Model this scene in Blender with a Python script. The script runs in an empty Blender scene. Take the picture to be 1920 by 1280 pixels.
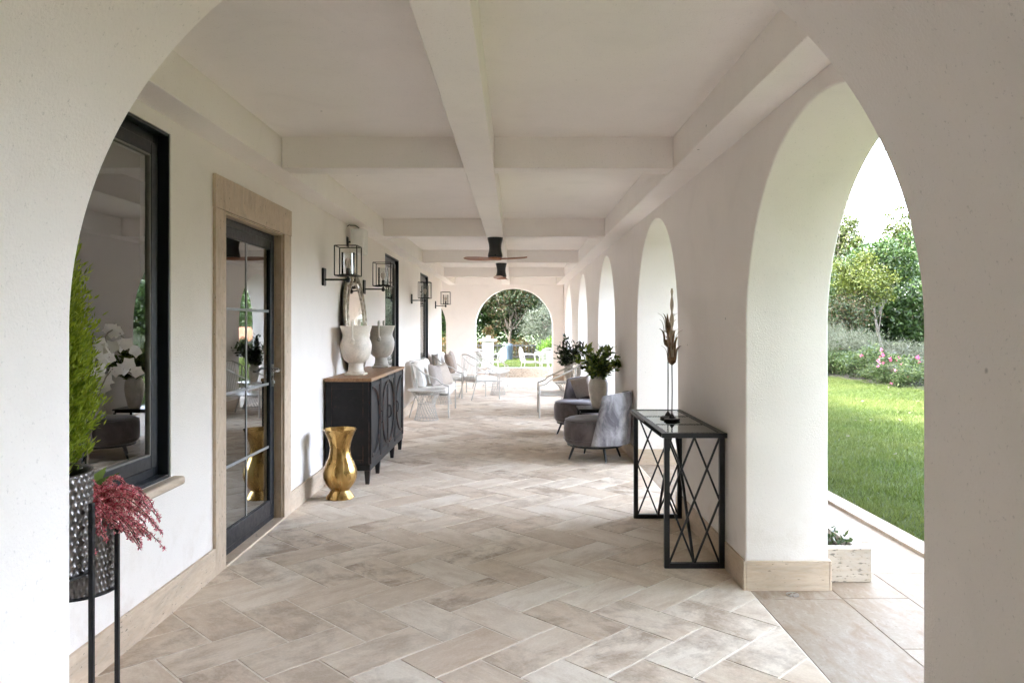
import bpy, bmesh, math, random
import numpy as np
from mathutils import Vector, Matrix
R = math.radians
PI = math.pi
scene = bpy.context.scene
COL = scene.collection

# ------------------------------------------------------------------ layout
CAM_H = 1.45
XL, XR, XO = -1.75, 1.26, 1.715          # house wall face, arcade inner face, arcade outer face
YF0, YF1 = 1.17, 1.76                    # front cross wall
YE0, YE1 = 19.4, 19.85                   # end cross wall
YLEFT_END = 17.6                         # house corner
BEAM_Z, CEIL_Z = 2.49, 2.70
TOP_Z = 3.05
ARCH_Y = [3.115 + 3.68 * k for k in range(5)]
ARCH_HALF, SPRING = 0.98, 1.43
XARCH, CROSS_HALF = -0.045, 1.005

# ------------------------------------------------------------------ node helpers
def new_mat(name):
    m = bpy.data.materials.new(name); m.use_nodes = True
    nt = m.node_tree; nt.nodes.clear()
    out = nt.nodes.new('ShaderNodeOutputMaterial')
    return m, nt, out
def N(nt, typ, **kw):
    n = nt.nodes.new(typ)
    for k, v in kw.items():
        if k.startswith('i_'):
            n.inputs[k[2:].replace('_', ' ')].default_value = v
        else:
            setattr(n, k, v)
    return n
def L(nt, a, b): nt.links.new(a, b)
def ramp(nt, fac, stops):
    r = nt.nodes.new('ShaderNodeValToRGB')
    while len(r.color_ramp.elements) < len(stops): r.color_ramp.elements.new(0.5)
    for e, (p, c) in zip(r.color_ramp.elements, stops):
        e.position = p; e.color = (c[0], c[1], c[2], 1)
    L(nt, fac, r.inputs[0]); return r.outputs[0]
def mixc(nt, fac, a, b, mode='MIX'):
    m = nt.nodes.new('ShaderNodeMix'); m.data_type = 'RGBA'; m.blend_type = mode
    if isinstance(fac, (int, float)): m.inputs[0].default_value = fac
    else: L(nt, fac, m.inputs[0])
    for s, x in ((6, a), (7, b)):
        if isinstance(x, tuple): m.inputs[s].default_value = (x[0], x[1], x[2], 1)
        else: L(nt, x, m.inputs[s])
    return m.outputs[2]
def coords(nt, kind='Object', scale=(1, 1, 1)):
    t = nt.nodes.new('ShaderNodeTexCoord'); mp = nt.nodes.new('ShaderNodeMapping')
    mp.inputs['Scale'].default_value = scale
    L(nt, t.outputs[kind], mp.inputs[0]); return mp.outputs[0]
def noise(nt, vec, scale, detail=4, rough=0.55, dist=0.0):
    n = nt.nodes.new('ShaderNodeTexNoise')
    n.inputs['Scale'].default_value = scale; n.inputs['Detail'].default_value = detail
    n.inputs['Roughness'].default_value = rough; n.inputs['Distortion'].default_value = dist
    L(nt, vec, n.inputs['Vector']); return n.outputs[0]
def bump(nt, h, strength, dist):
    b = nt.nodes.new('ShaderNodeBump'); b.inputs['Strength'].default_value = strength
    b.inputs['Distance'].default_value = dist; L(nt, h, b.inputs['Height']); return b.outputs[0]
def principled(nt, out, col, rough=0.5, metal=0.0, normal=None, spec=0.5, **kw):
    p = nt.nodes.new('ShaderNodeBsdfPrincipled')
    if isinstance(col, tuple): p.inputs['Base Color'].default_value = (col[0], col[1], col[2], 1)
    else: L(nt, col, p.inputs['Base Color'])
    if isinstance(rough, (int, float)): p.inputs['Roughness'].default_value = rough
    else: L(nt, rough, p.inputs['Roughness'])
    p.inputs['Metallic'].default_value = metal
    p.inputs['Specular IOR Level'].default_value = spec
    for k, v in kw.items(): p.inputs[k.replace('_', ' ')].default_value = v
    if normal is not None: L(nt, normal, p.inputs['Normal'])
    L(nt, p.outputs[0], out.inputs[0]); return p

def m_plain(name, col, rough=0.5, metal=0.0, var=0.12, scale=14, bmp=0.0, **kw):
    m, nt, out = new_mat(name)
    v = coords(nt)
    n = noise(nt, v, scale, 5)
    c = ramp(nt, n, [(0.3, tuple(x * (1 - var) for x in col)), (0.7, tuple(min(1, x * (1 + var)) for x in col))])
    r = ramp(nt, noise(nt, v, scale * 2.3, 4), [(0.3, (max(0, rough - .08),) * 3), (0.7, (min(1, rough + .08),) * 3)])
    nb = bump(nt, noise(nt, v, scale * 6, 4), bmp, 0.004) if bmp else None
    principled(nt, out, c, r, metal, nb, **kw); return m

def m_stucco(name, col):
    m, nt, out = new_mat(name)
    v = coords(nt)
    big = noise(nt, v, 0.9, 4, 0.6)
    c = ramp(nt, big, [(0.25, tuple(x * 0.955 for x in col)), (0.75, tuple(min(1, x * 1.03) for x in col))])
    sp = noise(nt, v, 95, 3, 0.7)
    spk = ramp(nt, sp, [(0.63, (0, 0, 0)), (0.70, (1, 1, 1))])
    c = mixc(nt, spk, c, tuple(x * 0.80 for x in col))
    pt_ = noise(nt, v, 2.7, 7, .62, .8)
    c = mixc(nt, ramp(nt, pt_, [(.52, (0, 0, 0)), (.7, (.35,) * 3)]), c, tuple(x * .90 for x in col))
    sx = nt.nodes.new('ShaderNodeSeparateXYZ'); L(nt, v, sx.inputs[0])
    zz = nt.nodes.new('ShaderNodeMapRange'); L(nt, sx.outputs[2], zz.inputs[0]); zz.inputs[1].default_value = .55; zz.inputs[2].default_value = .15
    dm = nt.nodes.new('ShaderNodeMath'); dm.operation = 'MULTIPLY'; L(nt, zz.outputs[0], dm.inputs[0]); L(nt, ramp(nt, noise(nt, v, 6.5, 7, .7), [(.5, (0, 0, 0)), (.68, (.45,) * 3)]), dm.inputs[1])
    c = mixc(nt, dm.outputs[0], c, (col[0] * .78, col[1] * .73, col[2] * .66))
    vv = nt.nodes.new('ShaderNodeTexVoronoi'); vv.inputs['Scale'].default_value = 3.1
    L(nt, v, vv.inputs['Vector'])
    fl = ramp(nt, vv.outputs['Distance'], [(0.018, (1, 1, 1)), (0.03, (0, 0, 0))])
    c = mixc(nt, fl, c, tuple(x * 0.42 for x in col))
    h = nt.nodes.new('ShaderNodeMath'); h.operation = 'ADD'
    L(nt, noise(nt, v, 130, 4, 0.65), h.inputs[0]); L(nt, noise(nt, v, 5, 5, .6), h.inputs[1])
    principled(nt, out, c, 0.92, 0, bump(nt, h.outputs[0], 0.38, 0.006), spec=0.2); return m

def m_travertine(name, col, axis=(1, 1, 5), holes=True, pit=.66):
    m, nt, out = new_mat(name)
    v = coords(nt, scale=axis)
    a = noise(nt, v, 2.2, 8, 0.62, 1.2)
    c = ramp(nt, a, [(0.28, tuple(x * 0.74 for x in col)), (0.5, col), (0.72, tuple(min(1, x * 1.13) for x in col))])
    b = noise(nt, v, 13, 6, 0.6, 0.6)
    c = mixc(nt, ramp(nt, b, [(0.4, (0, 0, 0)), (0.62, (.34,) * 3)]), c, (col[0] * .8, col[1] * .68, col[2] * .55))
    hgt = b
    if holes:
        hn = noise(nt, coords(nt, scale=(axis[0] * 8, axis[1] * 8, axis[2] * 8)), 3.3, 3, 0.5)
        hm = ramp(nt, hn, [(pit, (0, 0, 0)), (pit + .06, (1, 1, 1))])
        c = mixc(nt, hm, c, tuple(x * .38 for x in col))
    principled(nt, out, c, 0.5, 0, bump(nt, hgt, 0.12, 0.004), spec=0.4); return m

def m_tile():
    m, nt, out = new_mat('herringbone_tile')
    uv = coords(nt, 'UV')
    at = N(nt, 'ShaderNodeAttribute', attribute_name='tile_rand')
    sep = nt.nodes.new('ShaderNodeSeparateColor'); L(nt, at.outputs['Color'], sep.inputs[0])
    base = ramp(nt, sep.outputs[0], [(0.0, (.65, .53, .415)), (0.35, (.72, .61, .49)), (0.7, (.77, .67, .555)), (1.0, (.81, .73, .625))])
    mp = nt.nodes.new('ShaderNodeMapping'); mp.inputs['Scale'].default_value = (1.0, 2.6, 1); L(nt, uv, mp.inputs[0])
    st = noise(nt, mp.outputs[0], 2.6, 9, 0.70, 0.45)
    base = mixc(nt, ramp(nt, st, [(0.44, (0, 0, 0)), (0.66, (.58,) * 3)]), base, (.53, .395, .285))
    st2 = noise(nt, mp.outputs[0], 11.0, 8, 0.74, 0.3)
    base = mixc(nt, ramp(nt, st2, [(0.5, (0, 0, 0)), (0.74, (.5,) * 3)]), base, (.84, .775, .68))
    cl = noise(nt, uv, 3.6, 9, 0.72, 0.3)
    gm = nt.nodes.new('ShaderNodeMath'); gm.operation = 'MULTIPLY'
    L(nt, ramp(nt, cl, [(0.465, (0, 0, 0)), (0.61, (1,) * 3)]), gm.inputs[0]); L(nt, sep.outputs[1], gm.inputs[1])
    base = mixc(nt, gm.outputs[0], base, (.38, .29, .215))
    mp3 = nt.nodes.new('ShaderNodeMapping'); mp3.inputs['Scale'].default_value = (1.0, 6.5, 1); L(nt, uv, mp3.inputs[0])
    sc = noise(nt, mp3.outputs[0], 6.0, 6, 0.7, 0.3)
    base = mixc(nt, ramp(nt, sc, [(0.60, (0, 0, 0)), (0.74, (.5,) * 3)]), base, (.43, .335, .255))
    fine = noise(nt, uv, 85, 5, 0.75)
    base = mixc(nt, 0.25, base, ramp(nt, fine, [(0.3, (.45, .4, .35)), (0.65, (1, 1, 1))]), 'MULTIPLY')
    h = nt.nodes.new('ShaderNodeMath'); h.operation = 'ADD'
    L(nt, st2, h.inputs[0]); L(nt, fine, h.inputs[1])
    rg = ramp(nt, st, [(0.3, (.66,) * 3), (0.7, (.85,) * 3)])
    principled(nt, out, base, rg, 0, bump(nt, h.outputs[0], 0.4, 0.004), spec=0.16); return m

def m_slab():
    m, nt, out = new_mat('path_travertine')
    uv = coords(nt, 'UV')
    at = N(nt, 'ShaderNodeAttribute', attribute_name='tile_rand')
    sep = nt.nodes.new('ShaderNodeSeparateColor'); L(nt, at.outputs['Color'], sep.inputs[0])
    base = ramp(nt, sep.outputs[0], [(0, (.36, .285, .215)), (1, (.43, .355, .28))])
    mp = nt.nodes.new('ShaderNodeMapping'); mp.inputs['Scale'].default_value = (3.2, 1.2, 1); L(nt, uv, mp.inputs[0])
    st = noise(nt, mp.outputs[0], 2.6, 9, 0.66, 0.6)
    base = mixc(nt, ramp(nt, st, [(0.46, (0, 0, 0)), (0.66, (.75,) * 3)]), base, (.30, .20, .13))
    s2_ = noise(nt, mp.outputs[0], 8, 8, 0.7, 0.4)
    base = mixc(nt, ramp(nt, s2_, [(0.5, (0, 0, 0)), (0.72, (.6,) * 3)]), base, (.52, .45, .37))
    f = noise(nt, uv, 60, 5, .7)
    base = mixc(nt, .3, base, ramp(nt, f, [(.3, (.45, .4, .35)), (.65, (1, 1, 1))]), 'MULTIPLY')
    pit = ramp(nt, noise(nt, mp.outputs[0], 26, 3, .5), [(.66, (0, 0, 0)), (.72, (.6,) * 3)])
    base = mixc(nt, pit, base, (.16, .11, .075))
    principled(nt, out, base, .62, 0, bump(nt, s2_, .25, .003), spec=.3); return m

def m_leaf(name, cols, rough=0.45, trans=0.35, patch=None):
    m, nt, out = new_mat(name)
    g = nt.nodes.new('ShaderNodeNewGeometry')
    k = len(cols)
    c = ramp(nt, g.outputs['Random Per Island'], [(i / max(1, k - 1), cc) for i, cc in enumerate(cols)])
    if patch:
        pn = noise(nt, coords(nt), patch[0], 3)
        c = mixc(nt, ramp(nt, pn, [(.46, (0, 0, 0)), (.6, (patch[2],) * 3)]), c, patch[1])
    p = nt.nodes.new('ShaderNodeBsdfPrincipled'); L(nt, c, p.inputs['Base Color'])
    p.inputs['Roughness'].default_value = rough; p.inputs['Specular IOR Level'].default_value = .35
    t = nt.nodes.new('ShaderNodeBsdfTranslucent')
    tc = mixc(nt, 0.5, c, (.9, 1, .35), 'MULTIPLY'); L(nt, tc, t.inputs[0])
    mx = nt.nodes.new('ShaderNodeMixShader'); mx.inputs[0].default_value = trans
    L(nt, p.outputs[0], mx.inputs[1]); L(nt, t.outputs[0], mx.inputs[2]); L(nt, mx.outputs[0], out.inputs[0]); return m

def m_glass(name, tint=(.82, .86, .86), ior=2.1, rough=0.0):
    m, nt, out = new_mat(name)
    fr = N(nt, 'ShaderNodeFresnel'); fr.inputs['IOR'].default_value = ior
    t = nt.nodes.new('ShaderNodeBsdfTransparent'); t.inputs[0].default_value = (*tint, 1)
    gl = nt.nodes.new('ShaderNodeBsdfGlossy'); gl.inputs['Roughness'].default_value = rough
    gl.inputs[0].default_value = (.95, .97, .97, 1)
    mx = nt.nodes.new('ShaderNodeMixShader')
    L(nt, fr.outputs[0], mx.inputs[0]); L(nt, t.outputs[0], mx.inputs[1]); L(nt, gl.outputs[0], mx.inputs[2])
    L(nt, mx.outputs[0], out.inputs[0]); return m

def m_wood(name, c1, c2, scale=6, axis=(1, 1, 1), rough=.42):
    m, nt, out = new_mat(name)
    v = coords(nt, scale=axis)
    a = noise(nt, v, scale, 8, .6, 1.5)
    c = ramp(nt, a, [(.3, c1), (.5, tuple((x + y) / 2 for x, y in zip(c1, c2))), (.7, c2)])
    principled(nt, out, c, rough, 0, bump(nt, a, .15, .002)); return m

def m_velvet(name, c1, c2):
    m, nt, out = new_mat(name)
    v = coords(nt, scale=(1, 1, .7))
    a = noise(nt, v, 5.5, 7, .66, .5)
    c = ramp(nt, a, [(.38, c1), (.5, tuple((x + y) / 2 for x, y in zip(c1, c2))), (.62, c2)])
    p = principled(nt, out, c, .6, 0, bump(nt, noise(nt, v, 25, 4), .1, .004), spec=.3)
    p.inputs['Sheen Weight'].default_value = .8; p.inputs['Sheen Roughness'].default_value = .35
    p.inputs['Sheen Tint'].default_value = (.9, .88, .95, 1); return m

M = {}
M['stucco'] = m_stucco('stucco', (.89, .835, .79))
M['stucco_jamb'] = M['stucco']
M['ceiling'] = m_stucco('ceiling_plaster', (.90, .848, .80))
M['trav'] = m_travertine('travertine_trim', (.60, .49, .38), (1, 1.2, 5))
M['trav_rough'] = m_travertine('travertine_block', (.52, .455, .38), (1, 1, 3), True, .585)
M['trav_lintel'] = m_travertine('travertine_surround', (.56, .45, .345), (3, 3, 1.5))
M['tile'] = m_tile()
M['slab'] = m_slab()
M['grout'] = m_plain('grout', (.74, .66, .57), .95, scale=30)
M['joint'] = m_plain('path_joint', (.24, .19, .145), .9)
M['darkframe'] = m_plain('anthracite_aluminium', (.015, .0175, .024), .36, .25, var=.1)
M['white_bar'] = m_plain('grey_glazing_bar', (.24, .25, .25), .45)
M['glass'] = m_glass('window_glass', (.74, .78, .78), 4.0)
M['clearglass'] = m_glass('clear_glass', (.95, .95, .95), 1.45)
M['blackmetal'] = m_plain('black_iron', (.012, .012, .014), .42, .3, var=.2, scale=30)
M['blacksatin'] = m_plain('black_satin', (.016, .016, .018), .35)
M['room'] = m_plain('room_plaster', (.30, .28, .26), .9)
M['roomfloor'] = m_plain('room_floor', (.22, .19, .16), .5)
M['gasket'] = m_plain('glazing_gasket', (.20, .195, .18), .7)
M['console_glass'] = m_glass('console_glass', (.75, .82, .80), 1.9)
M['steel'] = m_plain('steel', (.5, .5, .5), .3, 1.0)
M['white_metal'] = m_plain('white_powder_coat', (.52, .495, .455), .4, var=.03)
M['white_plastic'] = m_plain('white_plastic', (.78, .77, .74), .45, var=.03)
M['white_fabric'] = m_plain('white_canvas', (.80, .775, .73), .9, var=.04, bmp=.25)
M['beige_fabric'] = m_plain('beige_linen', (.56, .48, .41), .9, var=.08, scale=40, bmp=.3)
M['brown_fabric'] = m_plain('brown_linen', (.26, .19, .145), .9, var=.1, scale=40, bmp=.3)
M['taupe_fabric'] = m_plain('taupe_linen', (.40, .35, .315), .9, var=.1, scale=40, bmp=.3)
M['velvet'] = m_velvet('grey_velvet', (.10, .092, .105), (.36, .345, .36))
M['velvet_dark'] = m_velvet('charcoal_taupe_velvet', (.065, .052, .052), (.135, .112, .112))
M['soil'] = m_plain('soil', (.05, .035, .025), .95, var=.4, scale=60, bmp=.6)
M['bark'] = m_plain('bark', (.13, .105, .08), .9, var=.4, scale=12, bmp=.8)
M['palebark'] = m_plain('pale_bark', (.15, .135, .11), .9, var=.3, scale=8, bmp=.5)
M['woodtop'] = m_wood('oiled_wood_top', (.20, .095, .042), (.40, .225, .11), 5, (8, 1, 8))
M['blade'] = m_wood('walnut_blade', (.24, .085, .04), (.46, .20, .10), 6, (1, 8, 8), .35)
M['finial'] = m_wood('carved_pale_wood', (.52, .42, .30), (.68, .58, .44), 20, (1, 1, .3), .6)
M['bronze'] = m_plain('dark_bronze_leaf', (.23, .14, .08), .45, .55, var=.5, scale=30)

def m_brass():
    m, nt, out = new_mat('aged_brass')
    v = coords(nt, scale=(1, 1, .35))
    a = noise(nt, v, 9, 6, .6, .4)
    c = ramp(nt, a, [(.3, (.20, .11, .034)), (.5, (.48, .30, .105)), (.75, (.68, .47, .20))])
    r = ramp(nt, noise(nt, v, 16, 5), [(.3, (.17,) * 3), (.7, (.38,) * 3)])
    principled(nt, out, c, r, 1.0, bump(nt, noise(nt, coords(nt), 22, 3), .12, .004)); return m
M['brass'] = m_brass()
def m_urn(name, col):
    m, nt, out = new_mat(name)
    v = coords(nt)
    a = noise(nt, v, 5, 7, .65, .7)
    c = ramp(nt, a, [(.3, tuple(x * .72 for x in col)), (.5, col), (.72, tuple(min(1, x * 1.15) for x in col))])
    vo = nt.nodes.new('ShaderNodeTexVoronoi'); vo.feature = 'DISTANCE_TO_EDGE'; vo.inputs['Scale'].default_value = 42
    L(nt, v, vo.inputs['Vector'])
    cr = ramp(nt, vo.outputs['Distance'], [(.0, (.35,) * 3), (.05, (0, 0, 0))])
    c = mixc(nt, cr, c, tuple(x * .5 for x in col))
    principled(nt, out, c, .33, 0, bump(nt, a, .15, .004)); return m
M['urn'] = m_urn('cream_crackle_glaze', (.76, .69, .60))
M['urn_grey'] = m_urn('grey_crackle_glaze', (.66, .625, .57))
M['vase_white'] = m_urn('ivory_glaze', (.72, .66, .585))
def m_blackwood():
    m, nt, out = new_mat('distressed_black_paint')
    v = coords(nt)
    a = noise(nt, v, 18, 8, .7, .3)
    c = ramp(nt, a, [(.35, (.008, .008, .009)), (.62, (.015, .014, .015)), (.74, (.07, .032, .018))])
    e = N(nt, 'ShaderNodeBevel'); e.samples = 4; e.inputs['Radius'].default_value = .006
    g = nt.nodes.new('ShaderNodeNewGeometry')
    d = nt.nodes.new('ShaderNodeVectorMath'); d.operation = 'DOT_PRODUCT'
    L(nt, e.outputs[0], d.inputs[0]); L(nt, g.outputs['Normal'], d.inputs[1])
    w = ramp(nt, d.outputs['Value'], [(.90, (1,) * 3), (.985, (0,) * 3)])
    mm = nt.nodes.new('ShaderNodeMath'); mm.operation = 'MULTIPLY'
    L(nt, w, mm.inputs[0]); L(nt, ramp(nt, noise(nt, v, 11, 5), [(.42, (0,) * 3), (.58, (.8,) * 3)]), mm.inputs[1])
    c = mixc(nt, mm.outputs[0], c, (.21, .10, .06))
    principled(nt, out, c, .55, 0, bump(nt, a, .12, .002), spec=.28); return m
M['blackwood'] = m_blackwood()
def m_mirror():
    m, nt, out = new_mat('mirror_silver')
    v = coords(nt)
    r = ramp(nt, noise(nt, v, 8, 5), [(.4, (.02,) * 3), (.75, (.12,) * 3)])
    principled(nt, out, (.78, .77, .74), r, 1.0); return m
M['mirror'] = m_mirror()
M['silverframe'] = m_plain('antique_silver_leaf', (.42, .37, .30), .35, .85, var=.5, scale=22)
M['hammered'] = m_plain('hammered_pewter', (.15, .135, .13), .34, .9, var=.35, scale=30)
# foliage
M['lf_cypress'] = m_leaf('lemon_cypress_foliage', [(.15, .21, .02), (.27, .34, .03), (.40, .46, .06)], .5, .4)
M['lf_heather'] = m_leaf('heather_blossom', [(.58, .09, .16), (.76, .24, .31), (.86, .54, .54)], .6, .25)
M['lf_vase'] = m_leaf('glossy_branch_leaves', [(.03, .06, .014), (.08, .13, .025), (.19, .26, .045), (.32, .35, .09)], .35, .25)
M['lf_dark'] = m_leaf('dark_laurel_leaves', [(.012, .024, .010), (.030, .05, .018), (.055, .085, .03)], .35, .2)
M['lf_hedge'] = m_leaf('hedge_leaves', [(.014, .03, .010), (.03, .06, .014), (.055, .095, .022)], .45, .3)
M['lf_yellow'] = m_leaf('yellow_green_leaves', [(.040, .058, .009), (.072, .095, .014), (.115, .130, .024)], .5, .25)
M['lf_airy'] = m_leaf('poplar_leaves', [(.024, .036, .008), (.042, .056, .013), (.066, .080, .022)], .5, .22)
M['lf_olive'] = m_leaf('olive_leaves', [(0.0605, 0.0715, 0.0468), (0.1100, 0.1265, 0.0880), (0.1650, 0.1815, 0.1375)], .5, .25)
M['lf_silver'] = m_leaf('silver_shrub_leaves', [(0.0550, 0.0650, 0.0375), (0.0900, 0.1000, 0.0650), (0.1300, 0.1350, 0.1000)], .6, .25)
M['lf_rose'] = m_leaf('rose_leaves', [(0.0225, 0.0450, 0.0135), (0.0525, 0.0825, 0.0225), (0.0900, 0.1125, 0.0450)], .45, .3)
M['lf_autumn'] = m_leaf('russet_leaves', [(0.0350, 0.0490, 0.0140), (0.0840, 0.0840, 0.0280), (0.1400, 0.0770, 0.0350), (0.1680, 0.1050, 0.0560)], .55, .35)
M['lf_mixed'] = m_leaf('mixed_woodland_leaves', [(.012, .024, .007), (.022, .040, .010), (.034, .052, .013), (.06, .05, .018), (.075, .045, .022)], .55, .25)
M['lf_lime'] = m_leaf('lime_leaves', [(0.0720, 0.1440, 0.0120), (0.1200, 0.2160, 0.0240)], .5, .45)
M['pink'] = m_leaf('pink_petals', [(.55, .06, .20), (.66, .15, .32), (.70, .30, .42)], .6, .3)
M['orchid'] = m_leaf('orchid_petals', [(.50, .46, .45), (.62, .57, .56)], .5, .3)
M['grass'] = m_leaf('grass_blades', [(0.0467, 0.0723, 0.0136), (0.0808, 0.1190, 0.0238), (0.1190, 0.1573, 0.0357)], .5, .35, (0.55, (.13, .15, .04), .55))
def m_lawn():
    m, nt, out = new_mat('lawn_turf')
    v = coords(nt)
    a = noise(nt, v, 26, 6, .7); b = noise(nt, v, .5, 4)
    c = ramp(nt, a, [(.3, (.016, .028, .006)), (.55, (.034, .055, .011)), (.75, (.06, .08, .018))])
    c = mixc(nt, ramp(nt, b, [(.4, (0,) * 3), (.65, (.5,) * 3)]), c, (.055, .068, .018))
    principled(nt, out, c, .85, 0, bump(nt, a, .6, .02), spec=.15); return m
M['lawn'] = m_lawn()
M['mulch'] = m_plain('bed_soil', (.018, .015, .009), .95, var=.5, scale=20, bmp=.8)
M['rooftile'] = m_plain('terracotta_roof', (.48, .20, .11), .8, var=.3, scale=10, bmp=.4)
M['fence'] = m_plain('dark_fence', (.05, .05, .05), .7)
M['bluegrey'] = m_plain('blue_grey_plastic', (.06, .085, .11), .6)
M['stone_white'] = m_travertine('white_stone', (.72, .69, .64), (1, 1, 1), False)

# ------------------------------------------------------------------ mesh builder
class MB:
    def __init__(s): s.v = []; s.f = []; s.T = None
    def add(s, vs, fs):
        o = len(s.v)
        if s.T is not None: vs = [tuple(s.T @ Vector(p)) for p in vs]
        s.v.extend([tuple(p) for p in vs]); s.f.extend([tuple(i + o for i in f) for f in fs]); return s
    def box(s, x0, x1, y0, y1, z0, z1):
        v = [(x, y, z) for z in (z0, z1) for y in (y0, y1) for x in (x0, x1)]
        return s.add(v, [(0, 2, 3, 1), (4, 5, 7, 6), (0, 1, 5, 4), (2, 6, 7, 3), (0, 4, 6, 2), (1, 3, 7, 5)])
    def cbox(s, c, sz): 
        return s.box(c[0] - sz[0] / 2, c[0] + sz[0] / 2, c[1] - sz[1] / 2, c[1] + sz[1] / 2, c[2] - sz[2] / 2, c[2] + sz[2] / 2)
    def bar(s, a, b, w, h=None, up=(0, 0, 1)):
        a = Vector(a); b = Vector(b); h = w if h is None else h
        d = (b - a).normalized(); u = Vector(up)
        if abs(d.dot(u)) > .95: u = Vector((0, 1, 0))
        sx = d.cross(u).normalized(); sy = sx.cross(d).normalized()
        vs = []
        for p in (a, b):
            for i, j in ((-1, -1), (1, -1), (1, 1), (-1, 1)): vs.append(p + sx * i * w / 2 + sy * j * h / 2)
        return s.add(vs, [(3, 2, 1, 0), (4, 5, 6, 7), (0, 1, 5, 4), (1, 2, 6, 5), (2, 3, 7, 6), (3, 0, 4, 7)])
    def tube(s, pts, r, n=8, closed=False):
        pts = [Vector(p) for p in pts]; k = len(pts)
        rs = r if isinstance(r, (list, tuple)) else [r] * k
        vs = []; prev = None
        for i, p in enumerate(pts):
            if closed: d = pts[(i + 1) % k] - pts[i - 1]
            else: d = pts[min(i + 1, k - 1)] - pts[max(i - 1, 0)]
            d.normalize()
            if prev is None:
                u = Vector((0, 0, 1)) if abs(d.z) < .9 else Vector((1, 0, 0))
                a = d.cross(u).normalized()
            else:
                a = (prev - d * prev.dot(d)).normalized()
            b = d.cross(a); prev = a
            for j in range(n):
                t = 2 * PI * j / n
                vs.append(p + (a * math.cos(t) + b * math.sin(t)) * rs[i])
        fs = []
        for i in range(k if closed else k - 1):
            i2 = (i + 1) % k
            for j in range(n):
                j2 = (j + 1) % n
                fs.append((i * n + j, i * n + j2, i2 * n + j2, i2 * n + j))
        if not closed:
            fs.append(tuple(reversed(range(n)))); fs.append(tuple((k - 1) * n + j for j in range(n)))
        return s.add(vs, fs)
    def lathe(s, prof, n=40, c=(0, 0, 0), mod=None, sq=1.0):
        vs = []; k = len(prof)
        for i, (r, z) in enumerate(prof):
            for j in range(n):
                t = 2 * PI * j / n
                rr = r if mod is None else mod(r, z, t, i)
                vs.append((c[0] + rr * math.cos(t), c[1] + rr * math.sin(t) * sq, c[2] + z))
        fs = []
        for i in range(k - 1):
            for j in range(n):
                j2 = (j + 1) % n
                fs.append((i * n + j, i * n + j2, (i + 1) * n + j2, (i + 1) * n + j))
        fs.append(tuple(reversed(range(n)))); fs.append(tuple((k - 1) * n + j for j in range(n)))
        return s.add(vs, fs)
    def superell(s, c, sz, e=.35, n=24, m=16):
        vs = []; fs = []
        f = lambda x, p: math.copysign(abs(x) ** p, x)
        for i in range(m + 1):
            ph = -PI / 2 + PI * i / m
            for j in range(n):
                th = 2 * PI * j / n
                vs.append((c[0] + sz[0] / 2 * f(math.cos(ph), e) * f(math.cos(th), e),
                           c[1] + sz[1] / 2 * f(math.cos(ph), e) * f(math.sin(th), e),
                           c[2] + sz[2] / 2 * f(math.sin(ph), e)))
        for i in range(m):
            for j in range(n):
                j2 = (j + 1) % n
                fs.append((i * n + j, i * n + j2, (i + 1) * n + j2, (i + 1) * n + j))
        return s.add(vs, fs)
    def pillow(s, w, h, t, n=14):
        # square scatter cushion in the local XZ plane, centred, thickness along Y
        vs = []; fs = []
        for sd in (-1, 1):
            for i in range(n + 1):
                for j in range(n + 1):
                    u = -1 + 2 * i / n; v = -1 + 2 * j / n
                    pin = 1 - .10 * (abs(u * v)) ** .0 * (1 - abs(u) ** 2) * abs(v) ** 3 - .0
                    pin2 = 1 - .10 * (1 - abs(v) ** 2) * abs(u) ** 3
                    th = t / 2 * max(0, (1 - u ** 4)) ** .5 * max(0, (1 - v ** 4)) ** .5
                    vs.append((u * w / 2 * pin2, sd * th, v * h / 2 * pin))
            o = (0 if sd < 0 else (n + 1) ** 2)
            for i in range(n):
                for j in range(n):
                    a = o + i * (n + 1) + j
                    q = (a, a + n + 1, a + n + 2, a + 1)
                    fs.append(q if sd < 0 else q[::-1])
        return s.add(vs, fs)
    def prism(s, poly, axis, a0, a1):
        # poly: 2D outline; axis 'x': (y,z) extruded along x ; 'y': (x,z) along y ; 'z': (x,y) along z
        k = len(poly)
        def P(p, a): return {'x': (a, p[0], p[1]), 'y': (p[0], a, p[1]), 'z': (p[0], p[1], a)}[axis]
        vs = [P(p, a0) for p in poly] + [P(p, a1) for p in poly]
        fs = [tuple(range(k)), tuple(range(2 * k - 1, k - 1, -1))]
        for i in range(k):
            j = (i + 1) % k
            fs.append((i, k + i, k + j, j))
        return s.add(vs, fs)
    def build(s, name, mat, parent=None, bevel=0.0, angle=38, recalc=True, segs=2):
        me = bpy.data.meshes.new(name); me.from_pydata(s.v, [], s.f)
        if recalc:
            bm = bmesh.new(); bm.from_mesh(me)
            bmesh.ops.remove_doubles(bm, verts=bm.verts, dist=1e-6)
            bmesh.ops.recalc_face_normals(bm, faces=bm.faces)
            bm.to_mesh(me); bm.free()
        me.polygons.foreach_set('use_smooth', [True] * len(me.polygons))
        if not bevel: me.set_sharp_from_angle(angle=R(angle))
        me.materials.append(mat)
        o = bpy.data.objects.new(name, me); COL.objects.link(o)
        if parent is not None: o.parent = parent
        if bevel:
            b = o.modifiers.new('bevel', 'BEVEL'); b.width = bevel; b.segments = segs
            b.limit_method = 'ANGLE'; b.angle_limit = R(40); b.harden_normals = True
        return o

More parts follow.
